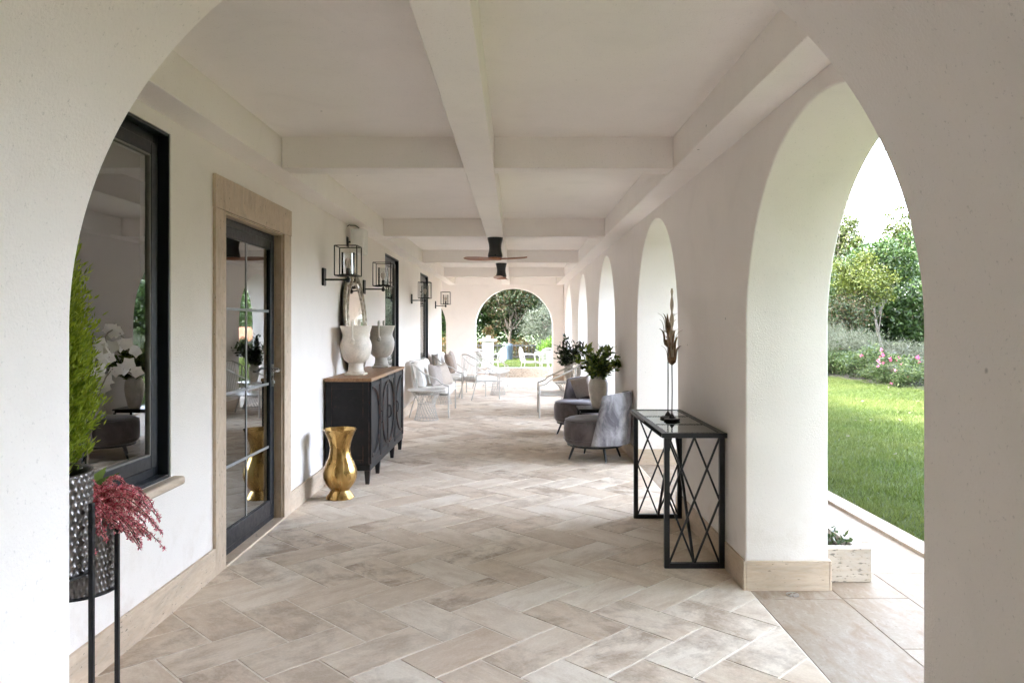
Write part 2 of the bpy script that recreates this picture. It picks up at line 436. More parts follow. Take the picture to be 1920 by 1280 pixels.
def quads_obj(name, V, mat, parent=None, tri=False):
    """V: (N,k,3) array of separate polygons."""
    V = np.asarray(V, dtype=np.float32); n, k = V.shape[0], V.shape[1]
    me = bpy.data.meshes.new(name)
    me.vertices.add(n * k); me.vertices.foreach_set('co', V.reshape(-1))
    me.loops.add(n * k); me.loops.foreach_set('vertex_index', np.arange(n * k, dtype=np.int32))
    me.polygons.add(n); me.polygons.foreach_set('loop_start', np.arange(0, n * k, k, dtype=np.int32))
    me.polygons.foreach_set('loop_total', np.full(n, k, dtype=np.int32))
    me.update(calc_edges=True); me.validate()
    me.materials.append(mat)
    o = bpy.data.objects.new(name, me); COL.objects.link(o)
    if parent is not None: o.parent = parent
    return o

def unit(a): return a / np.maximum(1e-9, np.linalg.norm(a, axis=-1, keepdims=True))
def leaf_quads(C, D, S, ln, wd, rng, fold=.0):
    """leaf rhombi: centres C, along D, across S"""
    n = len(C)
    l = (ln * rng.uniform(.65, 1.25, n))[:, None]; w = (wd * rng.uniform(.7, 1.2, n))[:, None]
    nn = np.cross(D, S)
    a = C - D * l / 2; b = C + S * w / 2 + nn * w * fold - D * l * .06; c = C + D * l / 2; d = C - S * w / 2 + nn * w * fold - D * l * .06
    return np.stack([a, b, c, d], 1)
def rand_dirs(n, rng): return unit(rng.normal(size=(n, 3)))
def perp(D, rng):
    r = rand_dirs(len(D), rng); return unit(np.cross(D, r))

# ------------------------------------------------------------------ things
def tag(o, label=None, cat=None, group=None, kind=None):
    if label: o['label'] = label
    if cat: o['category'] = cat
    if group: o['group'] = group
    if kind: o['kind'] = kind
    return o
def thing(name, label, cat, loc=(0, 0, 0), rz=0.0, group=None):
    o = bpy.data.objects.new(name, None); COL.objects.link(o)
    o.location = loc; o.rotation_euler = (0, 0, rz); o.empty_display_size = .1
    return tag(o, label, cat, group)
def copy_tree(o, parent=None):
    c = o.copy(); COL.objects.link(c)
    if parent is not None: c.parent = parent
    for ch in list(o.children): copy_tree(ch, c)
    return c
def dup(root, loc, rz, label, group=None, scale=None):
    c = copy_tree(root); c.location = loc; c.rotation_euler = (0, 0, rz); c['label'] = label
    if group: c['group'] = group
    if scale is not None: c.scale = scale if isinstance(scale, tuple) else (scale,) * 3
    return c
def struct(o, label=None, cat=None): return tag(o, label, cat, None, 'structure')

def at(px, py, z=0.0):
    """photo pixel (1920x1280) of a point at height z -> world point (measuring aid)."""
    Y = (CAM_H - z) * 1400 / (py - 609); return ((px - 967) * Y / 1400, Y, z)
# ================================================================== FLOOR
def clip(poly, a, b, c):
    """keep a*x+b*y<=c"""
    out = []
    for i in range(len(poly)):
        p, q = poly[i], poly[(i + 1) % len(poly)]
        dp, dq = a * p[0] + b * p[1] - c, a * q[0] + b * q[1] - c
        if dp <= 0: out.append(p)
        if (dp < 0 < dq) or (dq < 0 < dp):
            t = dp / (dp - dq); out.append((p[0] + (q[0] - p[0]) * t, p[1] + (q[1] - p[1]) * t))
    return out
def area(p): return .5 * sum(p[i][0] * p[(i + 1) % len(p)][1] - p[(i + 1) % len(p)][0] * p[i][1] for i in range(len(p)))
def inset(poly, d):
    out = list(poly)
    for i in range(len(poly)):
        p, q = poly[i], poly[(i + 1) % len(poly)]
        ex, ey = q[0] - p[0], q[1] - p[1]; l = math.hypot(ex, ey)
        if l < 1e-6: continue
        nx, ny = ey / l, -ex / l            # outward for CCW
        out = clip(out, nx, ny, nx * p[0] + ny * p[1] - d)
        if len(out) < 3: return []
    return out
def tile_field(name, tiles, mat, gap, z=0.0, seed=1, depth=.004):
    """tiles: list of (polygon, along-direction angle)"""
    rng = random.Random(seed)
    vs, fs, rnd, uvs = [], [], [], []
    for poly, ang in tiles:
        if area(poly) < 0: poly = poly[::-1]
        top = inset(poly, gap / 2 + .0022); bot = inset(poly, gap / 2)
        if len(top) < 3 or len(bot) != len(top) or area(top) < 2e-4: continue
        r = (rng.random(), rng.random() ** 1.5, rng.random()); off = (rng.uniform(0, 90), rng.uniform(0, 90))
        ca, sa = math.cos(ang), math.sin(ang)
        tx, ty, tz = rng.uniform(-1, 1) * .0016, rng.uniform(-1, 1) * .0016, rng.uniform(-1, 0) * .0005
        cx = sum(p[0] for p in top) / len(top); cy = sum(p[1] for p in top) / len(top)
        o = len(vs); k = len(top)
        for p in top: vs.append((p[0], p[1], z + tz + (p[0] - cx) * tx + (p[1] - cy) * ty))
        for p in bot: vs.append((p[0], p[1], z - depth))
        nf = [tuple(range(o, o + k))] + [(o + k + i, o + k + (i + 1) % k, o + (i + 1) % k, o + i) for i in range(k)]
        for f in nf:
            fs.append(f)
            for i in f:
                x, y, _ = vs[i]; rnd.append((*r, 1)); uvs.append((x * ca + y * sa + off[0], -x * sa + y * ca + off[1]))
    me = bpy.data.meshes.new(name); me.from_pydata(vs, [], fs)
    ca_ = me.color_attributes.new('tile_rand', 'FLOAT_COLOR', 'CORNER')
    ca_.data.foreach_set('color', [c for r in rnd for c in r])
    ul = me.uv_layers.new(name='UVMap'); ul.data.foreach_set('uv', [c for u in uvs for c in u])
    me.materials.append(mat)
    o = bpy.data.objects.new(name, me); COL.objects.link(o); return o

W = .25; s2 = math.sqrt(.5)
A0 = (.0216, 3.776)
u0, v0 = (A0[0] + A0[1]) * s2, (-A0[0] + A0[1]) * s2
def uv2xy(u, v): return ((u - v) * s2, (u + v) * s2)
tiles = []
regions = [(-1.765, 1.279, -2.5, 20.7), (-5.2, -1.765, YLEFT_END, 20.7)]
for i in range(-40, 100):
    for j in range(-40, 100):
        k = (i + j) % 4
        if k == 0: rect = (i, i + 2, j, j + 1); ang = R(45)
        elif k == 3: rect = (i, i + 1, j - 1, j + 1); ang = R(135)
        else: continue
        poly = [uv2xy(u0 + a * W, v0 + b * W) for a, b in ((rect[0], rect[2]), (rect[1], rect[2]), (rect[1], rect[3]), (rect[0], rect[3]))]
        if max(p[1] for p in poly) < -2.5 or min(p[1] for p in poly) > 20.7 or max(p[0] for p in poly) < -5.2 or min(p[0] for p in poly) > 1.3: continue
        for (x0, x1, y0, y1) in regions:
            q = poly
            for h in ((-1, 0, -x0), (1, 0, x1), (0, -1, -y0), (0, 1, y1)):
                q = clip(q, *h)
                if len(q) < 3: break
            if len(q) >= 3: tiles.append((q, ang))
fl = tile_field('floor', tiles, M['tile'], .0085, 0.0, 4, .0042)
struct(fl, 'beige stone tiles laid in herringbone along the portico', 'floor')
gb = MB(); gb.box(-1.80, 1.283, -2.6, 20.7, -.05, -.003); gb.box(-5.2, -1.80, YLEFT_END, 20.7, -.05, -.003)
gb.build('floor_grout', M['grout'], fl)

rng = random.Random(8)
def strip(x0, x1, ya, yb, step, jitter=0.0, off=0.0):
    out = []; y = ya + off
    while y < yb:
        y2 = min(yb, y + step * (1 + rng.uniform(-jitter, jitter)))
        out.append(([(x0, y), (x1, y), (x1, y2), (x0, y2)], 0.0)); y = y2
    return out
ps = strip(1.283, 1.735, -2.5, 22, 1.1, .1) + strip(1.735, 2.09, -2.5, 24, .62, 0, .27) + strip(2.09, 2.55, -2.5, 24, .62, 0, .05)
pth = struct(tile_field('path', ps, M['slab'], .003, -.002, 12), 'travertine slab path beside the arches', 'path')
pb = MB(); pb.box(1.284, 2.55, -2.6, 24, -.06, -.005); pb.build('path_joints', M['joint'], pth)
ks = strip(2.552, 2.71, -2.5, 40, 1.2, .15)
krb = struct(tile_field('kerb', ks, M['slab'], .004, .018, 15, .02), 'pale stone kerb between path and lawn', 'kerb')
kb = MB(); kb.box(2.556, 2.706, -2.6, 40, -.08, .004); kb.build('kerb_core', M['trav_rough'], krb)

# ================================================================== GROUND AND LAWN
g = MB(); g.add([(-300, -300, -.10), (300, -300, -.10), (300, 400, -.10), (-300, 400, -.10)], [(0, 1, 2, 3)])
struct(g.build('ground', M['lawn'], recalc=False), 'green ground reaching to the horizon', 'ground')
fp = MB(); fp.box(-8, 1.28, -12, -2.6, -.08, -.02); struct(fp.build('forecourt', M['slab']), 'stone forecourt before the portico', 'pavement')
# gently undulating lawn sheet
nx, ny = 30, 120
vs = []; fs = []
def lawn_z(x, y):
    t = max(0, x - 2.71)
    return -.012 + .010 * min(1, t) + .02 * math.sin(x * .9 + y * .35) * min(1, t / 1.5) + .012 * max(0, t - 3)
for i in range(nx + 1):
    for j in range(ny + 1):
        x = 2.71 + i / nx * 8.5; y = -3 + j / ny * 60
        vs.append((x, y, lawn_z(x, y)))
for i in range(nx):
    for j in range(ny):
        a = i * (ny + 1) + j; fs.append((a, a + ny + 1, a + ny + 2, a + 1))
lw = MB(); lw.add(vs, fs)
struct(lw.build('lawn', M['lawn']), 'mown green lawn beside the path', 'lawn')
# grass blades (only where the arches let one see the lawn)
nr = np.random.default_rng(3)
def blades(n, x0, x1, y0, y1, hgt, wid, test=None, zf=None):
    x = nr.uniform(x0, x1, n); y = y0 + (y1 - y0) * nr.random(n) ** 1.35
    if test is not None:
        k = test(x, y); x, y = x[k], y[k]
    n = len(x)
    t = np.maximum(0, x - 2.71)
    z = -.012 + .010 * np.minimum(1, t) + .02 * np.sin(x * .9 + y * .35) * np.minimum(1, t / 1.5) + .012 * np.maximum(0, t - 3) if zf is None else np.full(n, zf)
    base = np.stack([x, y, z], 1)
    clump = .72 + .5 * np.sin(x * 6.1 + np.sin(y * 4.3)) * np.sin(y * 5.2 + np.sin(x * 3.7)) * .5 + .1
    h = (hgt * nr.uniform(.45, 1.25, n) * clump)[:, None]
    a = nr.uniform(0, 2 * PI, n)
    sd = np.stack([np.cos(a), np.sin(a), np.zeros(n)], 1)
    w = (wid * (1 + y / 9.0))[:, None]
    lean = nr.normal(0, .45, (n, 2)); tip = base + np.concatenate([lean * h, h], 1)
    return np.stack([base - sd * w, base + sd * w, tip], 1)
vis = lambda x, y: (x / y > .385) & (x / y < .60)
bl = np.concatenate([blades(330000, 2.72, 9.3, 4.3, 22, .05, .0022, vis), blades(60000, 2.72, 9.0, 6, 34, .05, .006, lambda x, y: ~vis(x, y))])
gr = quads_obj('grass', bl, M['grass']); tag(gr, 'short green grass blades of the lawn beside the path', 'grass', None, 'stuff')

n = 46; fx = nr.uniform(3.2, 8.3, n); fy = nr.uniform(6, 20, n); k_ = vis(fx, fy); fx, fy = fx[k_], fy[k_]; n = len(fx)
FC = np.stack([fx, fy, [lawn_z(a, b) + .045 for a, b in zip(fx, fy)]], 1); FD = unit(nr.normal(size=(n, 3)) * [1, 1, .15])
tag(quads_obj('fallen_leaves', leaf_quads(FC, FD, unit(np.cross(FD, [0, 0, 1]) + nr.normal(0, .2, (n, 3))), .075, .05, nr, .15), M['bark']), 'a few brown fallen leaves scattered on the lawn', 'leaves', None, 'stuff')
# garden bed strip
bd = MB()
bx = [(8.35 + .25 * math.sin(y * .5) + (.12 * math.sin(y * 1.7)), y) for y in np.linspace(2, 44, 60)]
bv = []; bf = []
for i, (x, y) in enumerate(bx): bv += [(x, y, lawn_z(x, y) + .012), (x + 1.1, y, .17), (26, y, .35)]
for i in range(len(bx) - 1):
    for k in (0, 1):
        a = i * 3 + k; bf.append((a, a + 1, a + 4, a + 3))
bd.add(bv, bf); struct(bd.build('garden_bed', M['mulch']), 'planted garden bed along the far edge of the lawn', 'garden bed')

# lower lawn beyond the end ledge
tl = MB(); tl.box(-16, 2.55, 20.95, 48, -.2, -.088); struct(tl.build('end_lawn', M['lawn']), 'lawn beyond the end arch and its stone ledge', 'lawn')
bl2 = blades(90000, -3.6, 2.5, 21.0, 36, .06, .004, None, -.088)
tag(quads_obj('grass', bl2, M['grass']), 'grass of the lawn beyond the stone ledge', 'grass', None, 'stuff')
lg = MB(); x = -8.9
while x < 2.3:
    x2 = min(2.3, x + rng.uniform(.9, 1.3)); lg.box(x + .003, x2, 20.70, 20.968, -.05, .262); x = x2
tag(lg.build('stone_ledge', M['trav_rough'], bevel=.008), 'low travertine block ledge beyond the end arch', 'ledge')

# ================================================================== WALLS
def arch_profile(openings, a0, a1, top, seg=56):
    pts = [(a0, -.04)]
    for (c, half, spring) in openings:
        pts.append((c - half, -.04)); pts.append((c - half, spring))
        for i in range(1, seg): 
            t = PI - PI * i / seg; pts.append((c + half * math.cos(t), spring + half * math.sin(t)))
        pts.append((c + half, spring)); pts.append((c + half, -.04))
    pts += [(a1, -.04), (a1, top), (a0, top)]
    return pts
BZ = .16
# wall added left of the end bay to cut the light there
lw_ = thing('added_side_wall', 'stucco wall added to close the left of the end bay against light', 'wall', (-5.6, 0, 0))
q = MB(); q.box(0, .395, 17.3, YE1, -.04, TOP_Z); q.build('wall_face', M['stucco'], lw_)
# arcade (right)
ar = thing('arcade_wall', 'off white stucco wall of tall arches along the garden side', 'wall', (XR, 0, 0))
w = MB(); w.prism(arch_profile([(y, ARCH_HALF, SPRING) for y in [ARCH_Y[0] - 3.68] + ARCH_Y], -3.2, YE1 + .002, TOP_Z), 'x', 0, XO - XR)
w.build('wall_face', M['stucco'], ar, bevel=.012)
edges = [YF1] + [e for y in ARCH_Y for e in (y - ARCH_HALF, y + ARCH_HALF)] + [YE0]
for k in range(0, len(edges), 2):
    a, b = edges[k], edges[k + 1]
    if b - a < .05: continue
    bb = MB()
    t = .014
    ya, yb = (a - t if k > 0 else a), (b + t if k + 2 < len(edges) else b)
    bb.box(-t, -.0005, ya, yb, -.004, BZ)
    bb.box(XO - XR + .0005, XO - XR + t, ya, yb, -.004, BZ)
    if k > 0: bb.box(.0, XO - XR, a - t, a - .0005, -.004, BZ)
    if k + 2 < len(edges): bb.box(.0, XO - XR, b + .0005, b + t, -.004, BZ)
    bb.build('baseboard', M['trav'], ar, bevel=.003)

# front and end cross walls
fw = thing('front_arch_wall', 'thick stucco wall of the near arch framing the view', 'wall', (0, YF0, 0))
w = MB(); w.prism(arch_profile([(XARCH, CROSS_HALF, 1.44)], -2.6, XR - .002, TOP_Z, 96), 'y', 0, YF1 - YF0); w.build('wall_face', M['stucco'], fw, bevel=.006)
ew = thing('end_arch_wall', 'stucco end wall pierced by the round arch to the garden', 'wall', (0, YE0, 0))
w = MB(); w.prism(arch_profile([(-2.83, 1.02, 1.40), (XARCH, CROSS_HALF, 1.40)], -5.2, XR - .002, TOP_Z, 72), 'y', 0, YE1 - YE0); w.build('wall_face', M['stucco'], ew, bevel=.01)
for (a, b) in ((-1.81, XARCH - CROSS_HALF), (XARCH + CROSS_HALF, XR - .016)):
    bb = MB(); bb.box(a, b, -.014, -.0005, -.004, BZ); bb.build('baseboard', M['trav'], ew, bevel=.003)

# unseen bay added behind the viewpoint, closed to hold back light from there
q = MB(); q.box(-3.1, -2.8, -3.2, YF0 - .001, -.04, TOP_Z); tag(q.build('added_side_wall', M['stucco']), 'unseen stucco side wall of the bay added behind the viewpoint', 'wall')
q = MB(); q.box(-3.1, XO, -3.65, -3.201, -.04, TOP_Z); tag(q.build('added_back_wall', M['stucco']), 'unseen stucco wall added behind the viewpoint to block light', 'wall')
hw = thing('house_wall', 'off white stucco house wall with dark framed windows and a glass door', 'wall', (XL, 0, 0))
WT = .30
DOOR = (4.467, 5.593, 0.0, 2.13)
WINS = [(2.56, 3.787, .68, 2.416), (10.0, 11.19, .68, 2.416), (13.69, 14.94, .68, 2.416)]
ops = sorted([DOOR] + WINS)
w = MB(); y = YF1 + .001
for (a, b, z0, z1) in ops:
    w.box(-WT, 0, y, a, -.04, TOP_Z)
    if z0 > 0: w.box(-WT, 0, a, b, -.04, z0)
    w.box(-WT, 0, a, b, z1, TOP_Z)
    y = b
w.box(-WT, 0, y, YLEFT_END, -.04, TOP_Z)
w.build('wall_face', M['stucco'], hw)
for (a, b) in ((YF1, 4.312), (5.759, YLEFT_END + .014)):
    bb = MB(); bb.box(.0005, .019, a, b, -.004, BZ); bb.build('baseboard', M['trav'], hw, bevel=.003)
bb = MB(); bb.box(-WT, .019, YLEFT_END + .0005, YLEFT_END + .014, -.004, BZ); bb.build('baseboard', M['trav'], hw)
# return wall of the house corner
rw = MB(); rw.box(-3.4, -WT - .001, YLEFT_END - .3, YLEFT_END, -.04, TOP_Z); rw.build('return_wall', M['stucco'], hw)

def ring(mb, x0, x1, ya, yb, za, zb, t, tb=None):
    tb = t if tb is None else tb
    mb.box(x0, x1, ya, ya + t, za, zb); mb.box(x0, x1, yb - t, yb, za, zb)
    mb.box(x0, x1, ya + t, yb - t, za, za + tb); mb.box(x0, x1, ya + t, yb - t, zb - t, zb)
for (a, b, z0, z1) in WINS:
    f = MB(); ring(f, -.15, -.004, a + .001, b - .001, z0 + .001, z1 - .001, .016)
    fo = f.build('window', M['darkframe'], hw, bevel=.003)
    q = MB(); ring(q, -.135, -.055, a + .017, b - .017, z0 + .017, z1 - .017, .050); q.build('frame', M['darkframe'], fo, bevel=.004)
    q = MB(); ring(q, -.125, -.035, a + .068, b - .068, z0 + .068, z1 - .068, .062); q.build('sash', M['darkframe'], fo, bevel=.006)
    q = MB(); ring(q, -.062, -.038, a + .1305, b - .1305, z0 + .1305, z1 - .1305, .008); q.build('gasket', M['gasket'], fo)
    q = MB(); q.box(-.056, -.050, a + .132, b - .132, z0 + .132, z1 - .132); q.build('pane', M['glass'], fo)
    q = MB(); q.box(-.14, .055, a - .045, b + .05, z0 - .045, z0 - .001); q.build('sill', M['trav'], fo, bevel=.014, segs=4)
# door surround
ds = MB(); ds.box(.0, .019, 4.312, DOOR[0], -.004, 2.13); ds.box(.0, .019, DOOR[1], 5.759, -.004, 2.13)
dj = ds
so = dj.build('door_surround', M['trav_lintel'], hw, bevel=.003)
q = MB(); q.box(.0, .0215, 4.306, 5.765, 2.1305, 2.325); q.build('lintel', M['trav_lintel'], so, bevel=.003)
q = MB(); q.box(-.055, .0, DOOR[0], DOOR[0] + .012, .001, 2.129); q.box(-.055, 0, DOOR[1] - .012, DOOR[1], .001, 2.129); q.box(-.055, 0, DOOR[0] + .012, DOOR[1] - .012, 2.117, 2.129)
q.build('reveal', M['trav_lintel'], so)
q = MB(); q.box(-.2, .019, DOOR[0], DOOR[1], -.004, .012); q.build('threshold', M['trav'], so, bevel=.003)
dd = MB(); a, b = DOOR[0] + .013, DOOR[1] - .013
ring(dd, -.13, -.056, a, b, .013, 2.116, .045)
door = dd.build('door', M['darkframe'], hw, bevel=.003)
q = MB(); ring(q, -.125, -.045, a + .047, b - .047, .06, 2.068, .070, .11); q.build('sash', M['darkframe'], door, bevel=.006)
q = MB(); q.box(-.066, -.060, a + .118, b - .118, .171, 1.997); q.build('pane', M['glass'], door)
q = MB(); ym = (a + b) / 2 - .02
q.box(-.0595, -.0555, ym - .009, ym + .009, .172, 1.996)
for zz in (.56, 1.02, 1.55): q.box(-.0595, -.056, a + .119, b - .119, zz - .009, zz + .009)
q.build('glazing_bars', M['white_bar'], door)
q = MB(); q.box(-.045, -.034, b - .10, b - .072, 1.0, 1.16)
q.tube([(-.036, b - .086, 1.13), (-.0, b - .086, 1.13), (.012, b - .086, 1.125), (.016, b - .115, 1.115), (.016, b - .20, 1.112)], .0095, 10)
q.lathe([(.013, 0), (.013, .02)], 14, (-.034, b - .086, 1.02)); q.build('handle', M['steel'], door)

# dark room behind the glass
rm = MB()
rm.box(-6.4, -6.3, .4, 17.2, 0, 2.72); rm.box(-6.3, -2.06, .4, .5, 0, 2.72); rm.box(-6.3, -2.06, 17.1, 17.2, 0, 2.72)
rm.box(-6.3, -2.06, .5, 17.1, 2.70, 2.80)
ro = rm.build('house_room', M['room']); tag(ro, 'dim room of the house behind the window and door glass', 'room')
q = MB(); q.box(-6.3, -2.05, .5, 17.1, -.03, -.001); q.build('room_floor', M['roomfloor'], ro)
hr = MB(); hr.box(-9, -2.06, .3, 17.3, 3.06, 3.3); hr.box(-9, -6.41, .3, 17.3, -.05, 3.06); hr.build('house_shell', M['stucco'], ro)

# ================================================================== CEILING
ce = MB(); ce.box(-5.2, XO - .01, -3.2, YE1, CEIL_Z, CEIL_Z + .34)
cl = struct(ce.build('ceiling', M['ceiling']), 'pale plaster coffered ceiling of the portico', 'ceiling')
BW = .19
Yb = [4.97, 8.80, 12.5, 16.2]
q = MB(); q.box(XR - .21, XR - .0008, YF1 + .001, YE0 - .001, BEAM_Z, CEIL_Z + .01); q.build('beam', M['ceiling'], cl, bevel=.006)
q = MB(); q.box(XL + .0008, XL + .19, YF1 + .001, YE0 - .001, BEAM_Z, CEIL_Z + .01); q.build('beam', M['ceiling'], cl, bevel=.006)
q = MB(); q.box(-.345, -.145, YF1 + .001, YE0 - .001, BEAM_Z - .0015, CEIL_Z + .01); q.build('beam', M['ceiling'], cl, bevel=.006)
for y in Yb + [YE0 - .14]:
    for (a, b) in ((XL + .191, -.346), (-.144, XR - .211)):
        q = MB(); q.box(a, b, y, y + (BW if y < 19 else .139), BEAM_Z + .002, CEIL_Z + .01); q.build('beam', M['ceiling'], cl, bevel=.006)
rf = MB(); rf.box(-5.5, 1.95, -3.4, 20.1, CEIL_Z + .342, CEIL_Z + .44); rf.build('roof_slab', M['rooftile'], cl)
q = MB(); q.box(1.951, 3.1, -3.4, 20.1, 3.10, 3.16); q.box(XO + .001, 1.951, -3.4, 20.1, 3.10, 3.139); q.build('added_eave', M['ceiling'], cl)  # unseen overhang added to shade path and jambs from the high sky

# recessed floor light
fl_ = thing('floor_light', 'round steel light set in the floor by the first pier', 'light', (1.49, 4.02, 0))
q = MB(); q.lathe([(.034, -.003), (.034, .003), (.030, .005), (.024, .005)], 28); q.build('ring', M['steel'], fl_)
q = MB(); q.lathe([(.0235, -.003), (.0235, .0045), (.01, .0048)], 24); q.build('lens', M['blacksatin'], fl_)

# travertine planters between the arches
pt = thing('stone_planter', 'pitted travertine planter on the path behind the first pier', 'planter', (1.732, 4.21, 0))
q = MB(); w_, l_ = .275, 1.5
q.box(0, w_, 0, .07, .0, .19); q.box(w_ - .07, w_, .0705, l_ - .0705, 0, .19); q.box(0, .05, .0705, l_ - .0705, 0, .188); q.box(0, w_, l_ - .07, l_, 0, .19)
q.build('trough', M['trav_rough'], pt, bevel=.004)
q = MB(); q.box(.0505, w_ - .0705, .071, l_ - .071, .01, .13); q.build('soil', M['soil'], pt)
n = 420; C = np.stack([nr.uniform(.06, w_ - .06, n), nr.uniform(.08, l_ - .08, n), nr.uniform(.14, .24, n)], 1)
D = unit(nr.normal(size=(n, 3)) + [0, 0, .5]); pl = thing('planter_herb', 'small dark green plants growing in the travertine planter', 'plant', (1.732, 4.21, 0))
quads_obj('leaves', leaf_quads(C, D, perp(D, nr), .05, .022, nr), M['lf_rose'], pl)
# ================================================================== WALL LAMPS
def wall_lamp(label):
    t = thing('wall_lantern', label, 'wall lamp', (XL, 6.77, 1.86), 0, 'black lanterns along the house wall')
    q = MB(); q.box(.0005, .022, -.045, .045, -.055, .105); q.build('backplate', M['blackmetal'], t, bevel=.006)
    q = MB(); q.tube([(.02, 0, 0), (.23, 0, 0)], .0085, 10); q.lathe([(.006, -.028), (.02, -.018), (.02, .012), (.012, .02)], 16, (.23, 0, 0))
    q.tube([(.23, 0, .01), (.23, 0, .05)], .008, 10); q.build('arm', M['blackmetal'], t)
    q = MB(); x0, x1, y0, y1, z0, z1, b = .13, .33, -.1, .1, .035, .30, .009
    for x in (x0, x1):
        for y in (y0, y1): q.box(x - b / 2, x + b / 2, y - b / 2, y + b / 2, z0, z1)
    for z in (z0, z1):
        for x in (x0, x1): q.box(x - b / 2 + .0006, x + b / 2 - .0006, y0 + b / 2, y1 - b / 2, z - b / 2, z + b / 2)
        for y in (y0, y1): q.box(x0 + b / 2, x1 - b / 2, y - b / 2 + .0006, y + b / 2 - .0006, z - b / 2, z + b / 2)
    q.box(x0 + b / 2, x1 - b / 2, -.012, .012, z0 - .004, z0 + .004); q.box(.218, .242, y0 + b / 2, y1 - b / 2, z0 - .0035, z0 + .0035)
    q.build('frame', M['blackmetal'], t)
    q = MB(); q.lathe([(.07, .040), (.07, .048), (.02, .05)], 28, (.23, 0, 0)); q.lathe([(.017, .05), (.017, .10), (.013, .104)], 18, (.23, 0, 0)); q.build('socket', M['blackmetal'], t)
    q = MB(); q.lathe([(.060, .049), (.060, .245), (.0575, .245), (.0575, .049)], 32, (.23, 0, 0)); q.build('glass_shade', M['clearglass'], t)
    q = MB(); q.lathe([(.012, .10), (.014, .115), (.026, .14), (.030, .16), (.026, .182), (.012, .194), (.003, .197)], 20, (.23, 0, 0)); q.build('bulb', M['bulb'], t)
    return t
mb_, nt_, out_ = new_mat('bulb_glass')
p_ = principled(nt_, out_, (.85, .72, .62), .12); p_.inputs['Alpha'].default_value = .55
M['bulb'] = mb_
lamp = wall_lamp('black wall lantern above the near end of the black sideboard, largest of the row')
for y, lb in ((8.57, 'black wall lantern above the far end of the sideboard, just before the second window'),
              (12.5, 'black wall lantern seen against the far window, third along the wall'),
              (16.2, 'small black wall lantern at the far corner of the house wall, last of the row')):
    dup(lamp, (XL, y, 1.86), 0, lb)

# speaker high on the wall
sp = thing('wall_speaker', 'white loudspeaker on a bracket high on the wall behind the first lantern', 'speaker', (XL, 7.75, 2.18))
q = MB(); q.box(.05, .20, -.08, .10, .0, .26); q.build('cabinet', M['white_plastic'], sp, bevel=.018, segs=3)
q = MB(); q.T = Matrix.Translation((.125, -.082, 0)) @ Matrix.Rotation(R(90), 4, 'X')
q.lathe([(.055, .0), (.055, .006), (.045, .004), (.01, .002)], 28, (0, .09, 0)); q.lathe([(.026, 0), (.026, .006), (.018, .004), (.004, .003)], 24, (0, .19, 0)); q.build('driver', M['white_plastic'], sp)
q = MB(); q.box(.0005, .012, -.03, .03, .08, .18); q.build('bracket', M['blackmetal'], sp)
q = MB(); q.tube([(.012, 0, .13), (.055, 0, .13)], .01, 8); q.build('bracket_arm', M['blackmetal'], sp)
q = MB(); q.tube([(.004, -.01, .29), (.03, -.04, .30), (.05, -.07, .292), (.10, -.075, .29), (.14, -.07, .265)], .005, 6); q.build('cable', M['blackmetal'], sp)

# ================================================================== CEILING FANS
def fan(loc, rz, label):
    t = thing('ceiling_fan', label, 'ceiling fan', loc, rz, 'ceiling fans under the centre beam')
    q = MB(); q.lathe([(.092, 0), (.092, -.012), (.088, -.03), (.076, -.08), (.072, -.12), (.076, -.16), (.086, -.20), (.088, -.222), (.08, -.235), (.02, -.236)], 36); q.build('motor_housing', M['blacksatin'], t)
    q = MB(); q.lathe([(.072, -.236), (.086, -.242), (.086, -.256), (.07, -.268), (.02, -.272)], 36); q.build('hub', M['blade'], t)
    for k in (0, 1):
        q = MB(); sg = 1 if k == 0 else -1; vs = []; n = 18
        for i in range(n + 1):
            u = i / n; x = .05 + u * .335
            wd = .045 + .022 * math.sin(PI * min(1, u * 1.05)) ** .7
            if u > .86: wd *= max(.06, 1 - ((u - .86) / .14) ** 2)
            for v, zz in ((-1, 0), (0, .008), (1, 0), (1, -.006), (0, -.001), (-1, -.006)):
                vs.append((sg * x, sg * v * wd, -.250 + zz + v * wd * .22 + .012 * u))
        fs = []
        for i in range(n):
            for j in range(6):
                j2 = (j + 1) % 6; fs.append((i * 6 + j, i * 6 + j2, (i + 1) * 6 + j2, (i + 1) * 6 + j))
        fs += [tuple(range(6)), tuple(n * 6 + j for j in range(6))]
        q.add(vs, fs); q.build('blade', M['blade'], t, angle=30)
    return t
fz = BEAM_Z - .002
f1 = fan((-.245, 8.9, fz), R(-9), 'black ceiling fan with two wooden blades seen side on, nearer of the two')
dup(f1, (-.245, 12.6, fz), R(78), 'smaller looking ceiling fan farther back, its blades pointing along the portico')

# ================================================================== BRASS VASE
bv_ = thing('brass_vase', 'tall polished brass vase with flared rim standing on the floor beside the sideboard', 'vase', (-1.475, 6.27, 0), R(10))
prof = [(.115, 0), (.118, .006), (.108, .022), (.088, .05), (.078, .068), (.080, .074), (.098, .095), (.122, .13), (.137, .17), (.141, .21), (.134, .25), (.116, .295), (.096, .34), (.085, .385), (.083, .42), (.089, .46), (.103, .505), (.120, .545), (.136, .572), (.140, .578),
        (.137, .580), (.118, .548), (.10, .505), (.086, .46), (.08, .42), (.08, .30)]
q = MB(); q.lathe(prof, 72, mod=lambda r, z, t, i: r * (1 + (.012 * math.cos(t * 14) if .09 < z < .56 else 0))); q.build('body', M['brass'], bv_)

